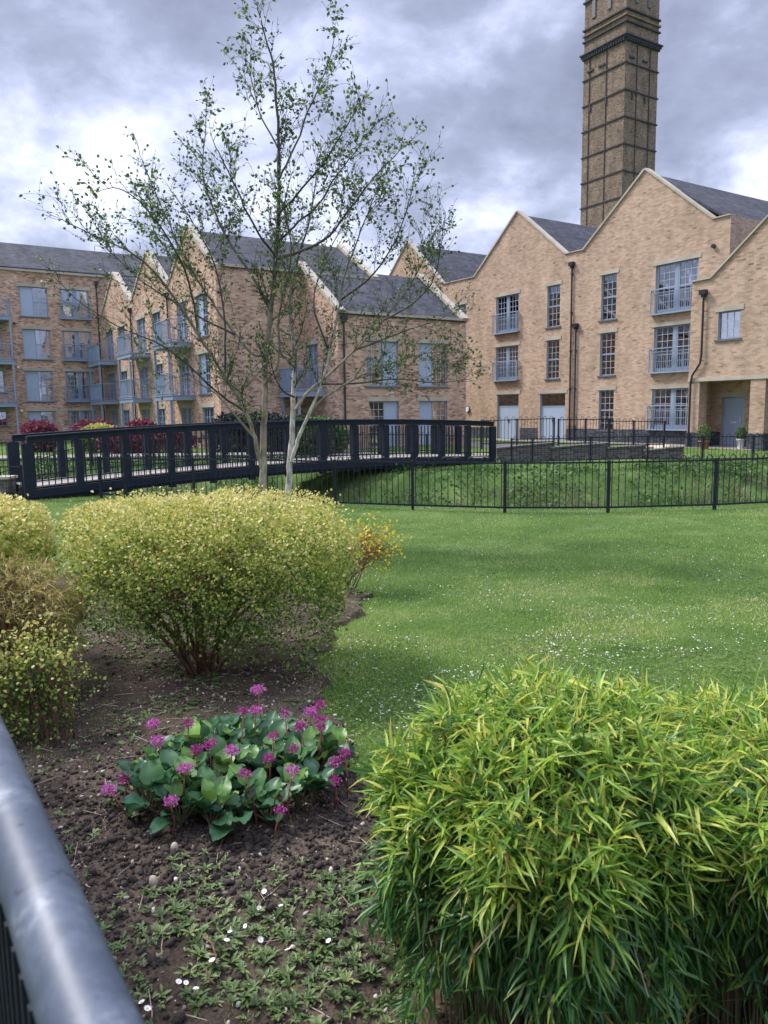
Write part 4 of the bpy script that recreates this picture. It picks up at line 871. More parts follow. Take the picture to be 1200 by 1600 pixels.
# ---------------- shrubs
def sup(n, e=.55):
    """points on a rounded-box shell of unit size"""
    d = unit(rng.normal(size=(n, 3))); k = (np.abs(d)**(2/e)).sum(1)**(-e/2); return d*k[:, None], d
def shrub(name, label, cat, base, cen, rad, nleaf, lsize, leafmat, stems=14, depth=.25, group=None, under=.35, bias=0., stemr=.013, lean=0, leafshape=LEAF_OV, goldtop=True, e=.6, bumps=.09, lobes=None, gaps=.6):
    t = thing(name, label, cat, Vector(base), group); cen = np.array(cen, float); rad = np.array(rad, float)
    lobes = lobes or [(cen, rad, 1.0)]
    which = rng.choice(len(lobes), nleaf, p=np.array([l[2] for l in lobes])/sum(l[2] for l in lobes))
    LC = np.array([l[0] for l in lobes], float)[which]; LR = np.array([l[1] for l in lobes], float)[which]
    p, d = sup(nleaf, e)
    # lumpy outline
    th = np.arctan2(d[:, 1], d[:, 0]); ph = d[:, 2]
    lump = 1+bumps*(np.sin(th*3+1)*np.cos(ph*4)+.6*np.sin(th*7+ph*5)+.5*np.sin(th*13-ph*9))*.6
    dep = rng.random(nleaf)**1.6*depth
    tuft = (np.sin(th*23+ph*17)*np.sin(th*41-ph*29) > .55) & (rng.random(nleaf) < .10); dep = np.where(tuft, -rng.random(nleaf)*.13, dep)
    P = p*(lump*(1-dep))[:, None]*LR+LC+rng.normal(0, .012, (nleaf, 3))
    keep = (d[:, 2] > -under-.25*rng.random(nleaf)) & (P[:, 2] > .03)
    # small gaps
    gapn = np.sin(P[:, 0]*13+P[:, 2]*9)*np.sin(P[:, 1]*11+1)*np.sin(P[:, 2]*17+P[:, 0]*5)
    low = np.clip((cen[2]+rad[2]*.45-P[:, 2])/rad[2], 0, 1)
    keep &= ~((gapn > .25) & (rng.random(nleaf) < gaps)) & ~(rng.random(nleaf) < low*.6)
    P, d, dep = P[keep], d[keep], dep[keep]; n = len(P)
    D = unit(d*.9+rng.normal(0, .7, (n, 3))+np.array([0, 0, .35])); Nn = unit(rng.normal(0, .8, (n, 3))+d+np.array([0, 0, .6]))
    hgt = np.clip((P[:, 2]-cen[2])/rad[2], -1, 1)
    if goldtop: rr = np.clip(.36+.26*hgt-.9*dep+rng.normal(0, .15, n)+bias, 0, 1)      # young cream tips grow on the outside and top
    else: rr = np.clip(rng.normal(.5, .25, n)+bias, 0, 1)
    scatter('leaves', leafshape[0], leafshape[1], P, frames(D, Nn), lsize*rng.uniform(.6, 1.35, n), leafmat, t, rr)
    m = MB(); base = Vector(base)
    for k in range(stems):
        q, dd = sup(1, .9); q = q[0]; q[2] = abs(q[2])*.9-.15
        tip = Vector((cen+q*rad*.86)); b = base+Vector((random.gauss(0, .05), random.gauss(0, .05), -.03))
        mid = b.lerp(tip, .45)+Vector((0, 0, .12))+Vector((random.gauss(0, .06), random.gauss(0, .06), random.gauss(0, .04)))
        pts = [b, b.lerp(mid, .5)+Vector((random.gauss(0, .03), random.gauss(0, .03), .03)), mid, mid.lerp(tip, .5)+Vector((random.gauss(0, .04), random.gauss(0, .04), .02)), tip]
        r0 = stemr*random.uniform(.6, 1.5); m.tube(pts, [r0*1.4, r0*1.1, r0*.9, r0*.6, r0*.3], 6)
        for j in range(10):
            a = pts[2].lerp(pts[4], random.uniform(0, .8)); q2, _ = sup(1, .9); tp = Vector(cen+q2[0]*rad*.93)
            tp = a.lerp(tp, .75) if (tp-a).length > rad.max()*.9 else tp
            mm = a.lerp(tp, .5)+Vector((random.gauss(0, .04), random.gauss(0, .04), random.gauss(0, .03)))
            m.tube([a, mm, tp], [r0*.5, r0*.35, r0*.15], 4, cap=False)
    smooth(m.build('stems', M['stem_brown'], t))
    return t
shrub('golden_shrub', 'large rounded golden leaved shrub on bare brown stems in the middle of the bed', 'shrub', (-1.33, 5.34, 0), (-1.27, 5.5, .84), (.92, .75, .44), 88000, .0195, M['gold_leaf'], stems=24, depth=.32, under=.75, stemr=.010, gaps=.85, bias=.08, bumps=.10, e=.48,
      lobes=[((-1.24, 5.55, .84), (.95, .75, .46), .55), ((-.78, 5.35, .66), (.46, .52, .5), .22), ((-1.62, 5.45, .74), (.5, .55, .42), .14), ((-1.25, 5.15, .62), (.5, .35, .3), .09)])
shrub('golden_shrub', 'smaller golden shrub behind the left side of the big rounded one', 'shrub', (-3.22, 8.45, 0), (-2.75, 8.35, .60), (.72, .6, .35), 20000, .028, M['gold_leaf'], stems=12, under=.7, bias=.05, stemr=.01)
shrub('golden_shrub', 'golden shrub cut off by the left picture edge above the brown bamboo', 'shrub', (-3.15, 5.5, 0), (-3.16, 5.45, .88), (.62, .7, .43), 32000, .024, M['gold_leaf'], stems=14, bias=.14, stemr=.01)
shrub('golden_seedling', 'small loose yellow green shrub beside the handrail on the soil', 'shrub', (-1.90, 4.15, 0), (-2.04, 4.25, .34), (.27, .26, .38), 4600, .02, M['gold_leaf'], stems=16, depth=.9, under=1, bias=.08, stemr=.003, e=1, bumps=.4)
shrub('yellow_flowering_shrub', 'sparse twiggy shrub with yellow blossom at the right of the golden shrub', 'shrub', (-.42, 7.9, 0), (-.14, 7.95, .48), (.34, .3, .34), 1500, .026, M['yellow_leaf'], stems=16, depth=.85, under=.9, goldtop=False, stemr=.004, e=1, bumps=.3)
for (px, w, l) in [(62, .82, 'round maroon shrub before the left block, leftmost of three'), (148, 1.15, 'wide maroon shrub with pale green front, middle of three'), (223, .8, 'small maroon shrub below the balconies, rightmost of three')]:
    c = at(px, 662, 38); 
    shrub('maroon_shrub', l, 'shrub', (c.x, 38, .15), (c.x, 38, .88), (w, .8, .74), 7000, .11, M['red_leaf'], stems=6, depth=.2, under=1, goldtop=False, group='maroon shrubs beyond the bridge', stemr=.05, e=.9, bumps=.15)
c = at(150, 690, 36.5); shrub('variegated_shrub', 'pale green shrub in front of the middle maroon shrub', 'shrub', (c.x+.3, 36.3, .15), (c.x+.3, 36.3, .85), (.9, .5, .62), 6000, .09, M['gold_leaf'], stems=6, depth=.2, under=1, bias=-.05, stemr=.03, e=.9)
c = at(210, 705, 33); shrub('dark_red_shrub', 'dark reddish shrub seen through the bridge railings', 'shrub', (c.x, 34.5, .15), (c.x, 34.5, .7), (2.2, 1.0, .62), 7000, .12, M['red_leaf'], stems=6, depth=.25, under=1, goldtop=False, bias=-.3, stemr=.04, e=.9)
c = at(495, 690, 31.5); shrub('green_bush', 'bright green bush against the brick wing seen through the bridge railings', 'bush', (c.x, 31.5, .1), (c.x, 31.5, .85), (1.25, .9, .85), 9000, .10, M['green_leaf'], stems=8, depth=.3, under=1, goldtop=False, stemr=.04, e=.9)
c = at(390, 660, 33.2); shrub('dark_hedge', 'dark bluish hedge against the long brick wall behind the birch trunks', 'hedge', (c.x, 34.0, .1), (c.x, 34.0, .95), (1.6, .8, .9), 16000, .11, M['dark_leaf'], stems=8, depth=.25, under=1, goldtop=False, stemr=.05, e=.5)
c = at(455, 690, 33.2); shrub('dark_hedge', 'lower dark bush under the corner balcony', 'hedge', (c.x+.2, 33.6, .1), (c.x+.2, 33.6, .85), (.95, .7, .85), 8000, .10, M['dark_leaf'], stems=8, depth=.25, under=1, goldtop=False, stemr=.05, e=.6)

# ---------------- bamboo
def bamboo(name, label, cen, rad, H, nculm, nleaf, leafmat, culmmat, L0=.092, W0=.0108, dome=.28, low=.25, cat='bamboo', inner=.55, dry=0):
    cx, cy = cen; rx, ry = rad; t = thing(name, label, cat, (cx, cy, 0))
    def top(x, y): q = ((x-cx)/rx)**2+((y-cy)/ry)**2; return H*(1-dome*np.clip(q, 0, 1.2)**1.8)
    m = MB()
    a = rng.uniform(0, 2*np.pi, nculm); r_ = np.sqrt(rng.random(nculm))*.93; X = cx+np.cos(a)*r_*rx; Y = cy+np.sin(a)*r_*ry
    for x, y in zip(X, Y):
        h = float(top(x, y))*random.uniform(.75, .98); bx = cx+(x-cx)*.8+random.gauss(0, .03); by = cy+(y-cy)*.8+random.gauss(0, .03)
        m.tube([(bx, by, -.02), (bx+(x-bx)*.35, by+(y-by)*.35, h*.5), (x+random.gauss(0, .03), y+random.gauss(0, .03), h)], [.0035, .003, .0015], 4, cap=False)
    m.build('culms', culmmat, t)
    # leaves in small fans on twig ends
    nf = nleaf//4; kind = rng.random(nf)
    a = rng.uniform(0, 2*np.pi, nf)
    side = kind < .55
    rr = np.where(side, rng.uniform(.86, 1.06, nf), np.sqrt(rng.random(nf)))
    x = cx+np.cos(a)*rr*rx; y = cy+np.sin(a)*rr*ry; zt = top(x, y)
    hh = np.where(side, low+(1-low)*rng.random(nf)**.45, 1-inner*rng.random(nf)**2.2*.5); z = zt*hh+rng.normal(0, .02, nf)
    lob = .05*np.sin(a*5+z*6)+.04*np.sin(a*11-z*9); x += np.cos(a)*lob; y += np.sin(a)*lob
    outw = np.stack([np.cos(a), np.sin(a), np.zeros(nf)], 1)
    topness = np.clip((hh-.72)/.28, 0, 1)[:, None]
    tw = unit(outw*(.7-.3*topness)+np.array([0, 0, 1])*(-.75+1.15*topness)+rng.normal(0, .45, (nf, 3)))
    P = np.repeat(np.stack([x, y, z], 1), 4, 0)+rng.normal(0, .012, (nf*4, 3)); n = nf*4
    D = unit(np.repeat(tw, 4, 0)+rng.normal(0, .5, (n, 3))+np.array([0, 0, -.15])); Nn = unit(rng.normal(0, .5, (n, 3))+np.array([0, 0, 1]))
    L_ = L0*rng.uniform(.4, 1.25, n); W_ = W0*rng.uniform(.55, 1.25, n)*(L_/L0)**.4
    S = np.stack([W_, L_, np.full(n, .009)+L_*.02], 1)
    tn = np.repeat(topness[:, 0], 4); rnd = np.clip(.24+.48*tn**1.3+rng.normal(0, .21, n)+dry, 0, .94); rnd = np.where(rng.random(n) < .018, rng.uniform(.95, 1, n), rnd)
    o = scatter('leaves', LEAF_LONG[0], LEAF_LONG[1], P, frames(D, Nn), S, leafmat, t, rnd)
    # bare side twigs
    m = MB()
    for k in range(0, nf, 5):
        p = Vector((x[k], y[k], z[k])); d_ = Vector(tw[k]); q = p-d_*random.uniform(.08, .2)+Vector((0, 0, -.05)); m.tube([q, p, p+d_*.03], [.0018, .0013, .001], 3, cap=False)
    m.build('twigs', culmmat, t)
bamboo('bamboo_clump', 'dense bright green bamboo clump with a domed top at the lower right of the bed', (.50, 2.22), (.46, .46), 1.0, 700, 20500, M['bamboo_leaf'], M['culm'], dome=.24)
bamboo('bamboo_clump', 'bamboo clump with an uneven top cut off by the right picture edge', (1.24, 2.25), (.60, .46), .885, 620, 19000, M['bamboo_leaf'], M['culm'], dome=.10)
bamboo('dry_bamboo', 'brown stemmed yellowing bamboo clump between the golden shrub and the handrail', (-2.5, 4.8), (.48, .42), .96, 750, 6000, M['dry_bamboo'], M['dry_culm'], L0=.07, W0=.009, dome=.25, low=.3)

# ---------------- bergenia
def bergenia():
    C = Vector((-.74, 3.57, 0)); t = thing('bergenia_clump', 'broad clump of glossy round leaved bergenia with magenta flower heads on the soil', 'flowering plant', C)
    nv = 7; nu = 5
    def leaf_template():
        v = []; f = []
        for i in range(nv):
            s = i/(nv-1); w = .5*math.sin(math.pi*min(1, s*.86+.1))**.62*(1 if s < 1 else .7)
            if s == 1: w = .17
            for j in range(nu):
                u = -1+2*j/(nu-1); v.append((w*u, s, .16*abs(u)**1.6+.07*math.sin(s*9+u*4)*abs(u)-.32*s*s))
        for i in range(nv-1):
            for j in range(nu-1): a = i*nu+j; f.append((a, a+1, a+nu+1, a+nu))
        return v, [np.array(f)]
    tv, tf = leaf_template()
    ros = []
    while len(ros) < 48:
        a = random.uniform(0, 2*math.pi); r_ = math.sqrt(random.random()); x = C.x+math.cos(a)*r_*.47; y = C.y+math.sin(a)*r_*.47
        if all((x-q[0])**2+(y-q[1])**2 > .075**2 for q in ros): ros.append((x, y))
        elif random.random() < .02: ros.append((x, y))
    P = []; D = []; Nn = []; S = []; rn = []; st = MB()
    for x, y in ros:
        k = random.randint(8, 10); a0 = random.random()*6
        for j in range(k):
            a = a0+j*2.4+random.gauss(0, .2); el = random.uniform(.25, 1.25) if j < k*.6 else random.uniform(.9, 1.4); o = Vector((math.cos(a), math.sin(a), 0))
            sz = random.uniform(.07, .118)*(1 if j < k*.6 else .7); b = Vector((x, y, float(zsoil(np.array(x), np.array(y))))); pl = random.uniform(.05, .11)
            p = b+o*pl*math.cos(el)*1.1+Vector((0, 0, .02+pl*math.sin(el)*1.25)); st.tube([b, p], [.005, .004], 5)
            d = o*math.cos(el)+Vector((0, 0, math.sin(el))); nn = -o*math.sin(el)+Vector((0, 0, math.cos(el)))
            P.append(p); D.append(d); Nn.append(nn+Vector((random.gauss(0, .2), random.gauss(0, .2), 0))); S.append((sz*random.uniform(.8, 1.0), sz, sz)); rn.append(random.random()*.75 if el < .9 else random.uniform(.5, 1))
    o = scatter('leaves', tv, tf, np.array([list(p) for p in P]), frames(np.array([list(p) for p in D]), np.array([list(p) for p in Nn])), np.array(S), M['bergenia_leaf'], t, np.array(rn)); smooth(o)
    st.build('leaf_stalks', M['culm'], t)
    heads = [(335, 222, 1.1), (350, 285, 1), (468, 220, .9), (548, 297, .9), (497, 318, .9), (630, 322, 1.2), (455, 390, 1.15), (232, 427, .9), (168, 468, 1.15), (400, 512, 1.05), (580, 440, .75), (680, 408, .7), (350, 440, .5), (718, 172, 1), (672, 175, .7), (728, 95, 1.3), (828, 185, .8), (785, 270, .8), (770, 352, .85), (860, 315, .75), (855, 398, 1.0), (885, 230, .85), (925, 178, 1.3), (960, 150, .9), (962, 205, .8), (1015, 365, .85), (1055, 332, .75), (1015, 435, .9), (812, 545, .6), (965, 235, .6)]
    for (hx, hy, sc_) in heads:
        px, py = 100+hx/2.4, 1040+hy/2.4; far = np.clip((330-hy)/250, 0, 1); hz = .31+.13*far+random.uniform(-.02, .02)
        if hy > 420: hz = .23
        h = on_z(hz, px, py); bx = h.x+random.gauss(0, .03)+(.06 if hx < 250 else 0); by = h.y+random.uniform(.0, .06); b = Vector((bx, by, 0.02))
        m = MB(); mid = b.lerp(h, .55)+Vector((random.gauss(0, .012), random.gauss(0, .012), 0)); m.tube([b, mid, h], [.0048, .004, .003], 6)
        stalk = smooth(m.build('flower_stalk', M['stalk'], t))
        n = int(170*sc_); r0 = .023*sc_**.5
        Pp = unit(rng.normal(size=(n, 3)))*(r0*rng.uniform(.45, 1.25, (n, 1)))*np.array([1.15, 1.15, .85])+np.array([h.x, h.y, h.z+.004]); Dd = unit(Pp-np.array([h.x, h.y, h.z-.015])+rng.normal(0, .009, (n, 3)))
        scatter('flower_head', LEAF4[0], LEAF4[1], Pp, frames(Dd, rng.normal(size=(n, 3))), np.stack([rng.uniform(.006, .011, n), rng.uniform(.007, .012, n), np.full(n, .01)], 1), M['petal'], stalk, np.clip(rng.normal(.3+.35*(sc_ > .9), .25, n), 0, 1))
bergenia()

# ---------------- birch trees
def tree(name, label, base, limbs, barkmat, seed, trunk_n=2):
    rs = random.Random(seed); t = thing(name, label, 'birch tree', base)
    LP = []; LD = []; CP = []
    def path(pix, Y, dy):
        n = len(pix); return [at(x, y, Y+dy*(k/(n-1))**1.2) for k, (x, y) in enumerate(pix)]
    def smoothp(P, it=2):
        for _ in range(it):
            Q = [P[0]]
            for a, b in zip(P[:-1], P[1:]): Q += [a.lerp(b, .25), a.lerp(b, .75)]
            Q.append(P[-1]); P = Q
        return P
    twigs = MB(); branches = MB()
    def grow(p, d, length, r, lvl):
        n = max(3, int(length/.09)); pts = [p]; dd = d.normalized()
        for k in range(n):
            dd = (dd+Vector((rs.gauss(0, .13), rs.gauss(0, .13), rs.gauss(0, .1)))+Vector((0, 0, .05 if lvl < 2 else -.02))).normalized(); pts.append(pts[-1]+dd*length/n)
        (branches if lvl == 0 else twigs).tube(pts, [max(.0022, r*(1-.75*k/n)) for k in range(n+1)], 5 if lvl == 0 else 3, cap=False)
        if lvl < 2:
            m = int(length/(.09 if lvl == 0 else .10))
            for k in range(m):
                i = min(n-1, int((.12+.88*(k+rs.random())/m)*n)); q = pts[i]; tdir = (pts[i+1]-pts[i]).normalized()
                ax = tdir.cross(Vector((rs.gauss(0, 1), rs.gauss(0, 1), rs.gauss(0, 1)))).normalized(); ang = rs.uniform(.45, .95)
                nd = tdir*math.cos(ang)+ax*math.sin(ang); nd.z += .12
                grow(q, nd, (length*rs.uniform(.28, .55)) if lvl == 0 else rs.uniform(.08, .26), r*.5, lvl+1)
        if lvl >= 1:
            m = max(1, int(length/.055))
            for k in range(m):
                i = min(n-1, int((k+.6)/m*n)); 
                if rs.random() < .6:
                    q = pts[i]; LP.append(q); LD.append(Vector((rs.gauss(0, .6), rs.gauss(0, .6), rs.uniform(-1.0, .25))))
            if rs.random() < .75: LP.append(pts[-1]); LD.append(dd+Vector((0, 0, -.4)))
            if rs.random() < .045: CP.append(pts[-1])
    for k, (pix, dy, r0, r1, dens) in enumerate(limbs):
        P = smoothp(path(pix, base[1], dy)); n = len(P)
        if k < trunk_n: P[0] = Vector((P[0].x, P[0].y, -.05))
        rad = [r0+(r1-r0)*(i/(n-1))**.8 for i in range(n)]
        if k == 0: rad[0] *= 1.35
        P = [p+Vector((rs.gauss(0, .006), rs.gauss(0, .006), 0)) for p in P]
        m = MB().tube(P, rad, 10 if r0 > .03 else 7)
        smooth(m.build('trunk' if k == 0 else 'limb', barkmat if r0 > .03 else M['bark_tan'] if r0 > .02 else M['twig'], t))
        Ls = [(b-a).length for a, b in zip(P[:-1], P[1:])]; tot = sum(Ls); acc = 0
        cnt = int(tot*dens*2.15)
        for j in range(cnt):
            f = .30+.70*(j+rs.random())/cnt if k else .42+.58*(j+rs.random())/cnt
            tgt = f*tot; acc = 0; i = 0
            while i < len(Ls)-1 and acc+Ls[i] < tgt: acc += Ls[i]; i += 1
            q = P[i]; td = (P[i+1]-P[i]).normalized(); ax = td.cross(Vector((rs.gauss(0, 1), rs.gauss(0, 1), rs.gauss(0, .6)))).normalized(); ang = rs.uniform(.5, 1.0)
            nd = td*math.cos(ang)+ax*math.sin(ang); nd.z += .22
            grow(q, nd, rs.uniform(.3, .85)*(1.15-.55*f), max(.004, rad[min(i, n-1)]*.35), 0)
        grow(P[-1], (P[-1]-P[-2]), .3, r1, 0)
    branches.build('branches', M['twig'], t); twigs.build('twigs', M['twig'], t)
    n = len(LP); P = np.array([list(p) for p in LP]); D = unit(np.array([list(p) for p in LD])+1e-6)
    scatter('leaves', [(0, 0, 0), (.36, .3, .06), (.3, .6, .03), (0, 1, -.1), (-.3, .6, .03), (-.36, .3, .06)], [np.array([[0, 1, 2, 3], [0, 3, 4, 5]])], P+rng.normal(0, .01, P.shape), frames(D, rng.normal(size=(n, 3))), rng.uniform(.026, .056, n)*(1+.3*np.clip((P[:, 2]-3.8)/2, 0, 1)), M['birch_leaf'], t)
    cm = MB()
    for p in CP: cm.tube([p, p+Vector((.003, 0, -.02)), p+Vector((.004, 0, -.045)), p+Vector((0, 0, -.07))], [.002, .005, .005, .002], 5)
    if CP: tag(cm.build('catkins', M['stem_brown'], t), kind='stuff')
    print('tree', n)
limbA = [
 ([(412, 856), (412, 775), (411, 700), (413, 640), (414, 560), (422, 500), (431, 400), (436, 330), (435, 240), (433, 160), (425, 90), (410, 40), (400, 2)], .1, .064, .005, 2.2),
 ([(411, 740), (400, 690), (388, 651), (366, 610), (338, 567), (309, 521), (280, 475), (247, 430), (213, 397), (150, 370), (95, 342)], -1.0, .036, .004, 2.6),
 ([(413, 555), (396, 556), (368, 523), (335, 480), (300, 425), (268, 360), (238, 290), (215, 232)], .8, .028, .004, 2.6),
 ([(424, 485), (395, 430), (360, 385), (335, 330), (312, 270), (322, 200), (322, 152)], 1.2, .026, .004, 2.4),
 ([(431, 400), (400, 362), (372, 300), (348, 250), (332, 218)], -1.1, .02, .004, 2.4),
 ([(430, 405), (470, 393), (510, 375), (545, 330), (580, 280), (612, 248), (648, 214)], .6, .028, .004, 2.6),
 ([(435, 335), (470, 298), (510, 250), (540, 200), (562, 160)], -.9, .02, .004, 2.4),
 ([(436, 280), (465, 220), (490, 150), (518, 90), (524, 38)], .5, .018, .003, 2.4),
 ([(434, 230), (405, 180), (390, 120), (393, 68)], .8, .015, .003, 2.4),
 ([(350, 588), (354, 510), (342, 435), (322, 380), (290, 330), (262, 290)], .9, .02, .004, 2.5),
 ([(386, 645), (340, 615), (300, 575), (255, 538), (190, 515), (120, 470), (82, 430)], -1.6, .018, .003, 1.6),
 ([(395, 680), (360, 640), (335, 612), (290, 590), (240, 585)], -.8, .024, .003, 2.0),
 ([(414, 600), (440, 565), (432, 500), (450, 440), (456, 380), (442, 325), (455, 270)], -1.2, .022, .004, 2.4),
 ([(368, 523), (320, 500), (270, 470), (220, 440), (180, 400), (140, 365), (110, 330)], .4, .018, .003, 2.4),
 ([(309, 521), (300, 450), (275, 390), (240, 340), (215, 310), (180, 290), (150, 300)], -1.4, .02, .003, 2.4),
 ([(432, 380), (462, 350), (500, 320), (520, 280), (560, 230), (590, 190)], -1.3, .02, .003, 2.4),
]
limbB = [
 ([(449, 850), (450, 775), (454, 720), (458, 660), (458, 600), (463, 560), (456, 520), (452, 480), (460, 420), (480, 360), (492, 300), (500, 250)], .3, .058, .004, 2.4),
 ([(456, 722), (462, 694), (482, 649), (503, 600), (514, 555), (526, 499), (535, 440), (552, 390), (572, 340), (592, 290)], -.5, .033, .004, 2.6),
 ([(462, 640), (475, 618), (501, 596), (539, 562), (559, 544), (600, 500), (640, 450), (668, 390), (688, 340)], .8, .03, .004, 2.6),
 ([(484, 645), (500, 625), (559, 588), (620, 562), (680, 548), (728, 552)], -1.0, .026, .003, 2.2),
 ([(501, 600), (560, 600), (620, 590), (680, 600), (735, 592)], -1.5, .016, .003, 2.0),
 ([(514, 545), (485, 480), (502, 420), (530, 360), (560, 305)], 1.2, .018, .003, 2.4),
 ([(530, 470), (580, 435), (618, 380), (638, 320), (650, 268)], -.9, .018, .003, 2.6),
 ([(600, 500), (640, 480), (680, 440), (690, 380), (695, 330)], -.8, .015, .003, 2.6),
 ([(460, 620), (440, 612), (425, 580), (420, 540)], -.8, .018, .003, 2.0),
 ([(560, 545), (600, 530), (650, 510), (690, 500), (720, 470)], 1.3, .016, .003, 2.4),
]
tree('birch_tree', 'tan barked birch with the tallest crown, left of two slender trunks', Vector((at(412, 856, 11).x, 11, 0)), limbA, M['bark_tan'], 5)
tree('birch_tree', 'white peeling barked birch, right of two slender trunks', Vector((at(449, 850, 11.2).x, 11.2, 0)), limbB, M['bark_white'], 9, 1)

# ---------------- grass
def lawn_ok(X, Y): return (~in_bed(X, Y)) & (Y-fy(X) < .9)
def grass():
    n = 860000; u = rng.random(n); y0, y1 = 2.2, 19.5; Y = 1/(1/y0-u*(1/y0-1/y1)); X = rng.uniform(-1, 1, n)*(.66*Y+1.6)
    k = lawn_ok(X, Y); X, Y = X[k], Y[k]; n = len(X)
    v = vnoise(X+40, Y+40, 1.1, 8)*.6+vnoise(X+40, Y+40, .3, 9)*.4; k = rng.random(n) < .55+.75*v; X, Y, v = X[k], Y[k], v[k]; n = len(X)
    h = rng.uniform(.015, .036, n)*(.7+.6*v)*(1+.03*Y); w = .0026*(1+Y*.16)*rng.uniform(.7, 1.3, n)
    D = unit(np.stack([rng.normal(0, .55, n), rng.normal(0, .55, n), np.ones(n)], 1)); Nn = unit(rng.normal(size=(n, 3)))
    rnd = np.clip(.51+.75*(vnoise(X+90, Y*2+90, .8, 12)-.5)+.6*(vnoise(X+9, Y*1.6+9, 2.6, 14)-.5)+.4*(vnoise(X+19, Y+39, .22, 15)-.5)+rng.normal(0, .2, n), 0, 1)
    o = scatter('lawn_grass', BLADE[0], BLADE[1], np.stack([X, Y, np.zeros(n)-.002], 1), frames(D, Nn), np.stack([w, h, h*.4], 1), M['grass'], None, rnd); tag(o, kind='stuff')
    # clover and daisy leaves low in the turf
    n = 30000; u = rng.random(n); Y = 1/(1/3.0-u*(1/3.0-1/12)); X = rng.uniform(-1, 1, n)*(.56*Y+.4); v = vnoise(X+9, Y+3, .5, 21)
    k = lawn_ok(X, Y) & (rng.random(n) < np.clip(v*2.8-1.0, 0, 1)); X, Y = X[k], Y[k]; n = len(X)
    o = scatter('clover', LEAF_OV[0], LEAF_OV[1], np.stack([X, Y, rng.uniform(.008, .025, n)], 1), frames(unit(np.stack([rng.normal(0, 1, n), rng.normal(0, 1, n), np.full(n, .3)], 1)), np.tile([[0, 0, 1.]], (n, 1))), rng.uniform(.010, .022, n)*(1+.04*Y), M['weed'], None); tag(o, kind='stuff')
    # daisies
    n = 9000; u = rng.random(n); Y = 1/(1/4.2-u*(1/4.2-1/15)); X = rng.uniform(-1, 1, n)*(.55*Y+.3); v = vnoise(X+30, Y+30, .9, 31)*.6+vnoise(X+30, Y+30, .25, 32)*.4+.03*np.clip(X, -2, 4)
    k = lawn_ok(X, Y) & (rng.random(n) < np.clip(v*3.4-1.45, .06, 1)); X, Y = X[k], Y[k]; n = len(X)
    a = np.linspace(0, 2*np.pi, 9)[:-1]; tv = [(math.cos(t_), math.sin(t_), 0) for t_ in a]
    o = scatter('lawn_daisies', tv, [np.array([list(range(8))])], np.stack([X, Y, rng.uniform(.025, .04, n)], 1), frames(unit(np.stack([rng.normal(0, 1, n), rng.normal(0, 1, n), rng.normal(0, .3, n)], 1)), np.tile([[0, 0, 1.]], (n, 1))), rng.uniform(.003, .0075, n)*(1+.012*Y), M['daisy_far'], None); tag(o, kind='stuff')
    # rough growth on the ditch banks
    n = 130000; X = rng.uniform(-16, 18, n); dy = rng.uniform(.3, 11, n); Y = fy(X)+dy; k = (np.abs(X) < .58*Y+1); X, Y, dy = X[k], Y[k], dy[k]; n = len(X); z = zg(X, Y)
    v = vnoise(X+50, Y+50, .8, 41); lowz = np.clip(-z, 0, 1)
    h = (.05+.22*np.clip((v-.3)*1.6, 0, 1)*(dy > .8)*(dy < 9.5))*rng.uniform(.5, 1.3, n); w = rng.uniform(.008, .02, n)
    D = unit(np.stack([rng.normal(0, .5, n), rng.normal(0, .5, n), np.ones(n)], 1))
    rnd = np.clip(.35+.45*(vnoise(X+5, Y+5, 1.4, 44)-.4)+rng.normal(0, .15, n)+(rng.random(n) < lowz*.25)*.6, 0, 1)
    o = scatter('bank_grass', BLADE[0], BLADE[1], np.stack([X, Y, z-.01], 1), frames(D, unit(rng.normal(size=(n, 3)))), np.stack([w, h, h*.5], 1), M['bank_grass'], None, rnd); tag(o, kind='stuff')
    n = 34000; X = rng.uniform(-14, 16, n); dy = rng.uniform(3.2, 8.8, n); Y = fy(X)+dy; v = vnoise(X+70, Y+70, 1.0, 51); k = rng.random(n) < np.clip(v*2-.5, 0, 1); X, Y = X[k], Y[k]; n = len(X); z = zg(X, Y)
    o = scatter('bank_nettles', LEAF_OV[0], LEAF_OV[1], np.stack([X, Y, z+rng.uniform(.02, .28, n)], 1), frames(rng.normal(size=(n, 3)), unit(rng.normal(0, .5, (n, 3))+np.array([0, 0, 1]))), rng.uniform(.05, .10, n), M['green_leaf'], None, np.clip(rng.normal(.2, .22, n), 0, 1)); tag(o, kind='stuff')
    n = 60000; X = rng.uniform(-14, 16, n); dy = rng.uniform(3.6, 8.0, n); Y = fy(X)+dy; z = zg(X, Y); v = vnoise(X+33, Y+77, 1.3, 55)*.6+vnoise(X+33, Y+77, .4, 56)*.4
    k = (rng.random(n) < np.clip(v*3-.8, 0, 1)) & (z < -.12-.5*rng.random(n)); X, Y, z = X[k], Y[k], z[k]; n = len(X)
    o = scatter('dead_stalks', BLADE[0], BLADE[1], np.stack([X, Y, z], 1), frames(unit(np.stack([rng.normal(0, .9, n), rng.normal(0, .9, n), np.ones(n)], 1)), rng.normal(size=(n, 3))), np.stack([rng.uniform(.006, .016, n), rng.uniform(.08, .3, n), np.full(n, .05)], 1), M['dead'], None); tag(o, kind='stuff')
    # far grass by the buildings
    n = 60000; X = rng.uniform(-24, 20, n); Y = rng.uniform(24, 38, n); k = (Y-fy(X) > 9) & (np.abs(X) < .56*Y+1); X, Y = X[k], Y[k]; n = len(X)
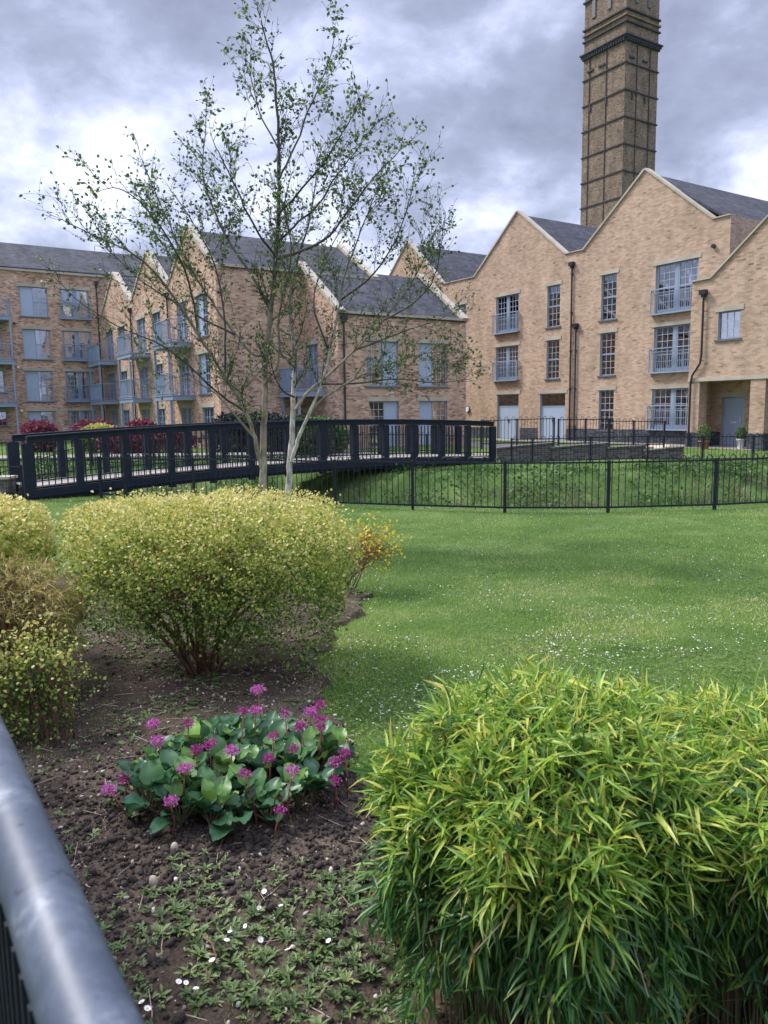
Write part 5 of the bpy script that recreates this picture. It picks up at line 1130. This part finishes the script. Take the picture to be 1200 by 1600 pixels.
    o = scatter('far_grass', BLADE[0], BLADE[1], np.stack([X, Y, zg(X, Y)-.005], 1), frames(unit(np.stack([rng.normal(0, .5, n), rng.normal(0, .5, n), np.ones(n)], 1)), rng.normal(size=(n, 3))), np.stack([rng.uniform(.012, .025, n), rng.uniform(.03, .07, n), np.full(n, .02)], 1), M['grass'], None, np.clip(rng.normal(.55, .25, n), 0, 1)); tag(o, kind='stuff')
grass()

# ---------------- weeds, moss and twigs on the bed
def weeds():
    P = []; 
    n = 9000; X = rng.uniform(-3.4, .25, n); Y = rng.uniform(1.9, 8.6, n); v = vnoise(X+60, Y+60, .33, 61)*.65+vnoise(X+60, Y+60, .12, 62)*.35
    clear = np.exp(-(((X+.72)/.75)**2+((Y-3.45)/.62)**2)**2)
    dens = np.where(Y < 2.75, 2.2, np.where(Y < 4.2, .5, 1.0))+np.where((X > -1.2) & (Y > 4.6) & (Y < 6), -.3, 0)
    k = in_bed(X, Y) & (rng.random(n) < np.clip((v-.40)*4.2, 0, 1)*dens*(1-clear)); X, Y = X[k], Y[k]; n = len(X)
    nl = 9; a = rng.uniform(0, 2*np.pi, (n, nl)); rad = rng.uniform(.5, 1.2, (n, 1))
    D = np.stack([np.cos(a), np.sin(a), rng.uniform(.1, .8, (n, nl))], -1).reshape(-1, 3)
    PP = np.repeat(np.stack([X, Y, zsoil(X, Y)+.004], 1), nl, 0); PP[:, :2] += rng.normal(0, .008, (n*nl, 2))
    L_ = (.026*rad*rng.uniform(.6, 1.3, (n, nl))).reshape(-1); S = np.stack([L_*.42, L_, L_], 1)
    o = scatter('weed_rosettes', LEAF_OV[0], LEAF_OV[1], PP, frames(unit(D), np.tile([[0, 0, 1.]], (n*nl, 1))), S, M['weed'], None, np.repeat(np.clip(rng.normal(.45, .22, n), 0, 1), nl)); tag(o, kind='stuff')
    n = 900; X = rng.uniform(-1.8, .15, n); Y = rng.uniform(1.9, 3.05, n); v = vnoise(X+8, Y+88, .3, 66); k = in_bed(X, Y) & (rng.random(n) < np.clip((v-.38)*3.5, 0, 1)*np.clip((3.1-Y)*1.6, 0, 1)); X, Y = X[k], Y[k]; n = len(X)
    nl = 12; a = rng.uniform(0, 2*np.pi, (n, nl)); D = np.stack([np.cos(a), np.sin(a), rng.uniform(.1, 1.1, (n, nl))], -1).reshape(-1, 3); PP = np.repeat(np.stack([X, Y, zsoil(X, Y)+.006], 1), nl, 0)
    L_ = rng.uniform(.02, .048, n*nl)*np.repeat(rng.uniform(.6, 1.1, n), nl); S = np.stack([L_*rng.uniform(.22, .42, n*nl), L_, L_], 1)
    o = scatter('broad_weeds', LEAF_OV[0], LEAF_OV[1], PP, frames(unit(D), np.tile([[0, 0, 1.]], (n*nl, 1))), S, M['weed'], None, np.repeat(np.clip(rng.normal(.5, .25, n), 0, 1), nl)); tag(o, kind='stuff')
    n = 110000; X = rng.uniform(-4.4, .2, n); Y = rng.uniform(1.9, 8.8, n); v = vnoise(X+20, Y+20, .4, 71)*.6+vnoise(X+20, Y+20, .1, 72)*.4
    edge = np.clip((X+1.1)*1.3, 0, .8)*(Y > 3.9)*(.4+.6*v); k = in_bed(X, Y) & (rng.random(n) < np.clip((v-.50)*4+edge*.8, 0, .8)*(1-np.exp(-(((X+.72)/.8)**2+((Y-3.45)/.7)**2)**2))); X, Y = X[k], Y[k]; n = len(X)
    o = scatter('bed_grass', BLADE[0], BLADE[1], np.stack([X, Y, zsoil(X, Y)-.003], 1), frames(unit(np.stack([rng.normal(0, .8, n), rng.normal(0, .8, n), np.ones(n)], 1)), rng.normal(size=(n, 3))), np.stack([rng.uniform(.0015, .0035, n), rng.uniform(.01, .035, n), np.full(n, .01)], 1), M['grass'], None, np.clip(rng.normal(.55, .25, n), 0, 1)); tag(o, kind='stuff')
    # fine litter of twigs and straw
    m = MB()
    for k in range(420):
        x = random.uniform(-3.2, .1); y = random.uniform(2.0, 7.6)
        if not in_bed(np.array([x]), np.array([y]))[0]: continue
        z = float(zsoil(np.array(x), np.array(y)))+.006; a = random.uniform(0, math.pi); l = random.uniform(.015, .09); p = Vector((x, y, z)); d = Vector((math.cos(a), math.sin(a), random.gauss(0, .12)))*l
        m.tube([p-d, p+Vector((random.gauss(0, .006), random.gauss(0, .006), .003)), p+d], [.0009, .0014, .0008], 4, cap=False)
    tag(m.build('twig_litter', M['slab']), kind='stuff')
weeds()
def sticks():
    for pts, r_, l in [([(318, 1466), (331, 1478), (338, 1494), (330, 1510), (322, 1518), (327, 1532), (336, 1538)], .0045, 'crooked brown twig on the weedy soil near the daisies'),
                       ([(145, 1150), (170, 1144), (198, 1138)], .006, 'straight pale stick on the soil behind the bergenia'),
                       ([(285, 1085), (297, 1092), (310, 1090), (325, 1094)], .004, 'thin curved twig on the soil below the big golden shrub')]:
        P = [on_z(.085, *p) for p in pts]; P = [p+Vector((0, 0, random.uniform(0, .012))) for p in P]
        o = smooth(MB().tube([tuple(p-P[0]) for p in P], [r_*(1-.5*k/len(P)) for k in range(len(P))], 6).build('fallen_twig', M['stem_brown'])); o.location = P[0]; tag(o, l, 'twig')
    for (px, py, s, l) in [(273, 1326, .035, 'upright oval stone at the front of the bergenia'), (240, 1374, .04, 'pointed pale stone on the bare soil left of centre'), (355, 1358, .042, 'flat brown stone just in front of the bergenia leaves')]:
        p = on_z(.08, px, py); tv = ICO_V*(1+rng.normal(0, .13, (12, 1)))
        me = bpy.data.meshes.new('stone'); me.from_pydata([tuple(Vector((v[0]*s*.62, v[1]*s*.5, v[2]*s*(1 if s < .042 else .4)))) for v in tv], [], [tuple(f) for f in ICO_F]); o = link(me, 'stone', M['slab'] if s < .042 else M['clod']); o.location = (p.x, p.y, float(zsoil(np.array(p.x), np.array(p.y)))+s*.35); tag(o, l, 'stone')
        sb = o.modifiers.new('sub', 'SUBSURF'); sb.levels = 1; sb.render_levels = 2
sticks()
def daisies():
    L = ['daisy left of the weeds above the crooked twig, flat open', 'daisy nearest the bergenia among weeds', 'daisy to the right of the topmost weed tuft', 'daisy in the middle of the central weed clump', 'half closed daisy above the central weed clump', 'ragged daisy at the right edge of the central clump', 'daisy lying flat on bare soil below the clump', 'left one of a touching daisy pair by the twig end', 'right one of a touching daisy pair by the twig end',
         'open daisy at the lower left of the weeds', 'daisy beside the handrail, upper of two', 'daisy beside the handrail, lower of two', 'tilted daisy bud right above the flat open daisy', 'small daisy in the weed patch beside the bamboo', 'tiny daisy petals at the foot of the topmost weed tuft']
    pos = [(558, 443), (690, 310), (780, 302), (695, 440), (635, 383), (808, 482), (500, 525), (362, 612), (392, 616), (433, 640), (213, 695), (235, 722), (572, 408), (975, 445), (712, 243)]
    proto = None
    for (hx, hy), l in zip(pos, L):
        p = on_z(.05, 140+hx/2.609, 1300+hy/2.609); p = on_z(float(zsoil(np.array(p.x), np.array(p.y)))+.035, 140+hx/2.609, 1300+hy/2.609)
        if proto is None:
            proto = thing('daisy', l, 'daisy', (0, 0, 0), 'daisies on the soil')
            a = np.linspace(0, 2*np.pi, 17)[:-1]; n = 16; P = np.zeros((n, 3)); D = np.stack([np.cos(a), np.sin(a), np.full(n, .25)], 1)
            scatter('petals', [(0, 0, 0), (.5, .5, .1), (.25, 1, .1), (-.25, 1, .1), (-.5, .5, .1)], [np.array([[0, 1, 2, 3, 4]])], P, frames(unit(D), np.tile([[0, 0, 1.]], (n, 1))), np.stack([np.full(n, .0045), np.full(n, .0105), np.full(n, .01)], 1), M['daisy_petal'], proto)
            smooth(MB().lathe([(.0037, .0), (.0036, .002), (.0022, .0035), (0, .004)], 10).build('centre', M['daisy_eye'], proto))
            MB().tube([(0, 0, 0), (.002, .001, -.02), (0, 0, -.05)], .0009, 5).build('stem', M['culm'], proto); o = proto
        else:
            o = proto.copy(); col.objects.link(o)
            for ch in proto.children: c = ch.copy(); col.objects.link(c); c.parent = o
        o['label'] = l; o.location = p; o.rotation_euler = (random.uniform(-.5, .5)-.25, random.uniform(-.4, .4), random.random()*6); s = random.uniform(.8, 1.15); o.scale = (s, s, s)
daisies()

# ---------------- handrail at the photographer's side
def handrail():
    z = 1.52; c0 = on_z(z, 140, 1600); vp = Vector((-.5605, .828, 0)).normalized()
    t = thing('tubular_handrail', 'worn grey painted tubular handrail with upright bars close to the camera', 'handrail', Vector((c0.x, c0.y, .35)))
    a = c0-vp*1.3; b = c0+vp*5.5; n = Vector((-vp.y, vp.x, 0))
    smooth(MB().tube([a, a.lerp(b, .25), a.lerp(b, .5), a.lerp(b, .75), b], .0275, 48).build('rail_tube', M['steel'], t))
    lo = Vector((0, 0, -.052))
    MB().beam(a+lo, b+lo, .012, .05).build('top_plate', M['steel'], t)
    MB().beam(a+Vector((0, 0, -1.05)), b+Vector((0, 0, -1.05)), .04, .012).build('bottom_rail', M['black_metal'], t)
    m = MB(); L_ = (b-a).length; k = 0
    while k*.04 < L_:
        p = a+vp*(k*.04); m.prism([p-n*.018-vp*.004+Vector((0, 0, -1.045)), p+n*.018-vp*.004+Vector((0, 0, -1.045)), p+n*.018+vp*.004+Vector((0, 0, -1.045)), p-n*.018+vp*.004+Vector((0, 0, -1.045))], (0, 0, .967)); k += 1
    m.build('balusters', M['black_metal'], t)
    for f in (.02, .5, .98):
        p = a.lerp(b, f); MB().prism([p-n*.03-vp*.006+Vector((0, 0, -1.6)), p+n*.03-vp*.006+Vector((0, 0, -1.6)), p+n*.03+vp*.006+Vector((0, 0, -1.6)), p-n*.03+vp*.006+Vector((0, 0, -1.6))], (0, 0, 1.55)).build('post', M['black_metal'], t)
handrail()
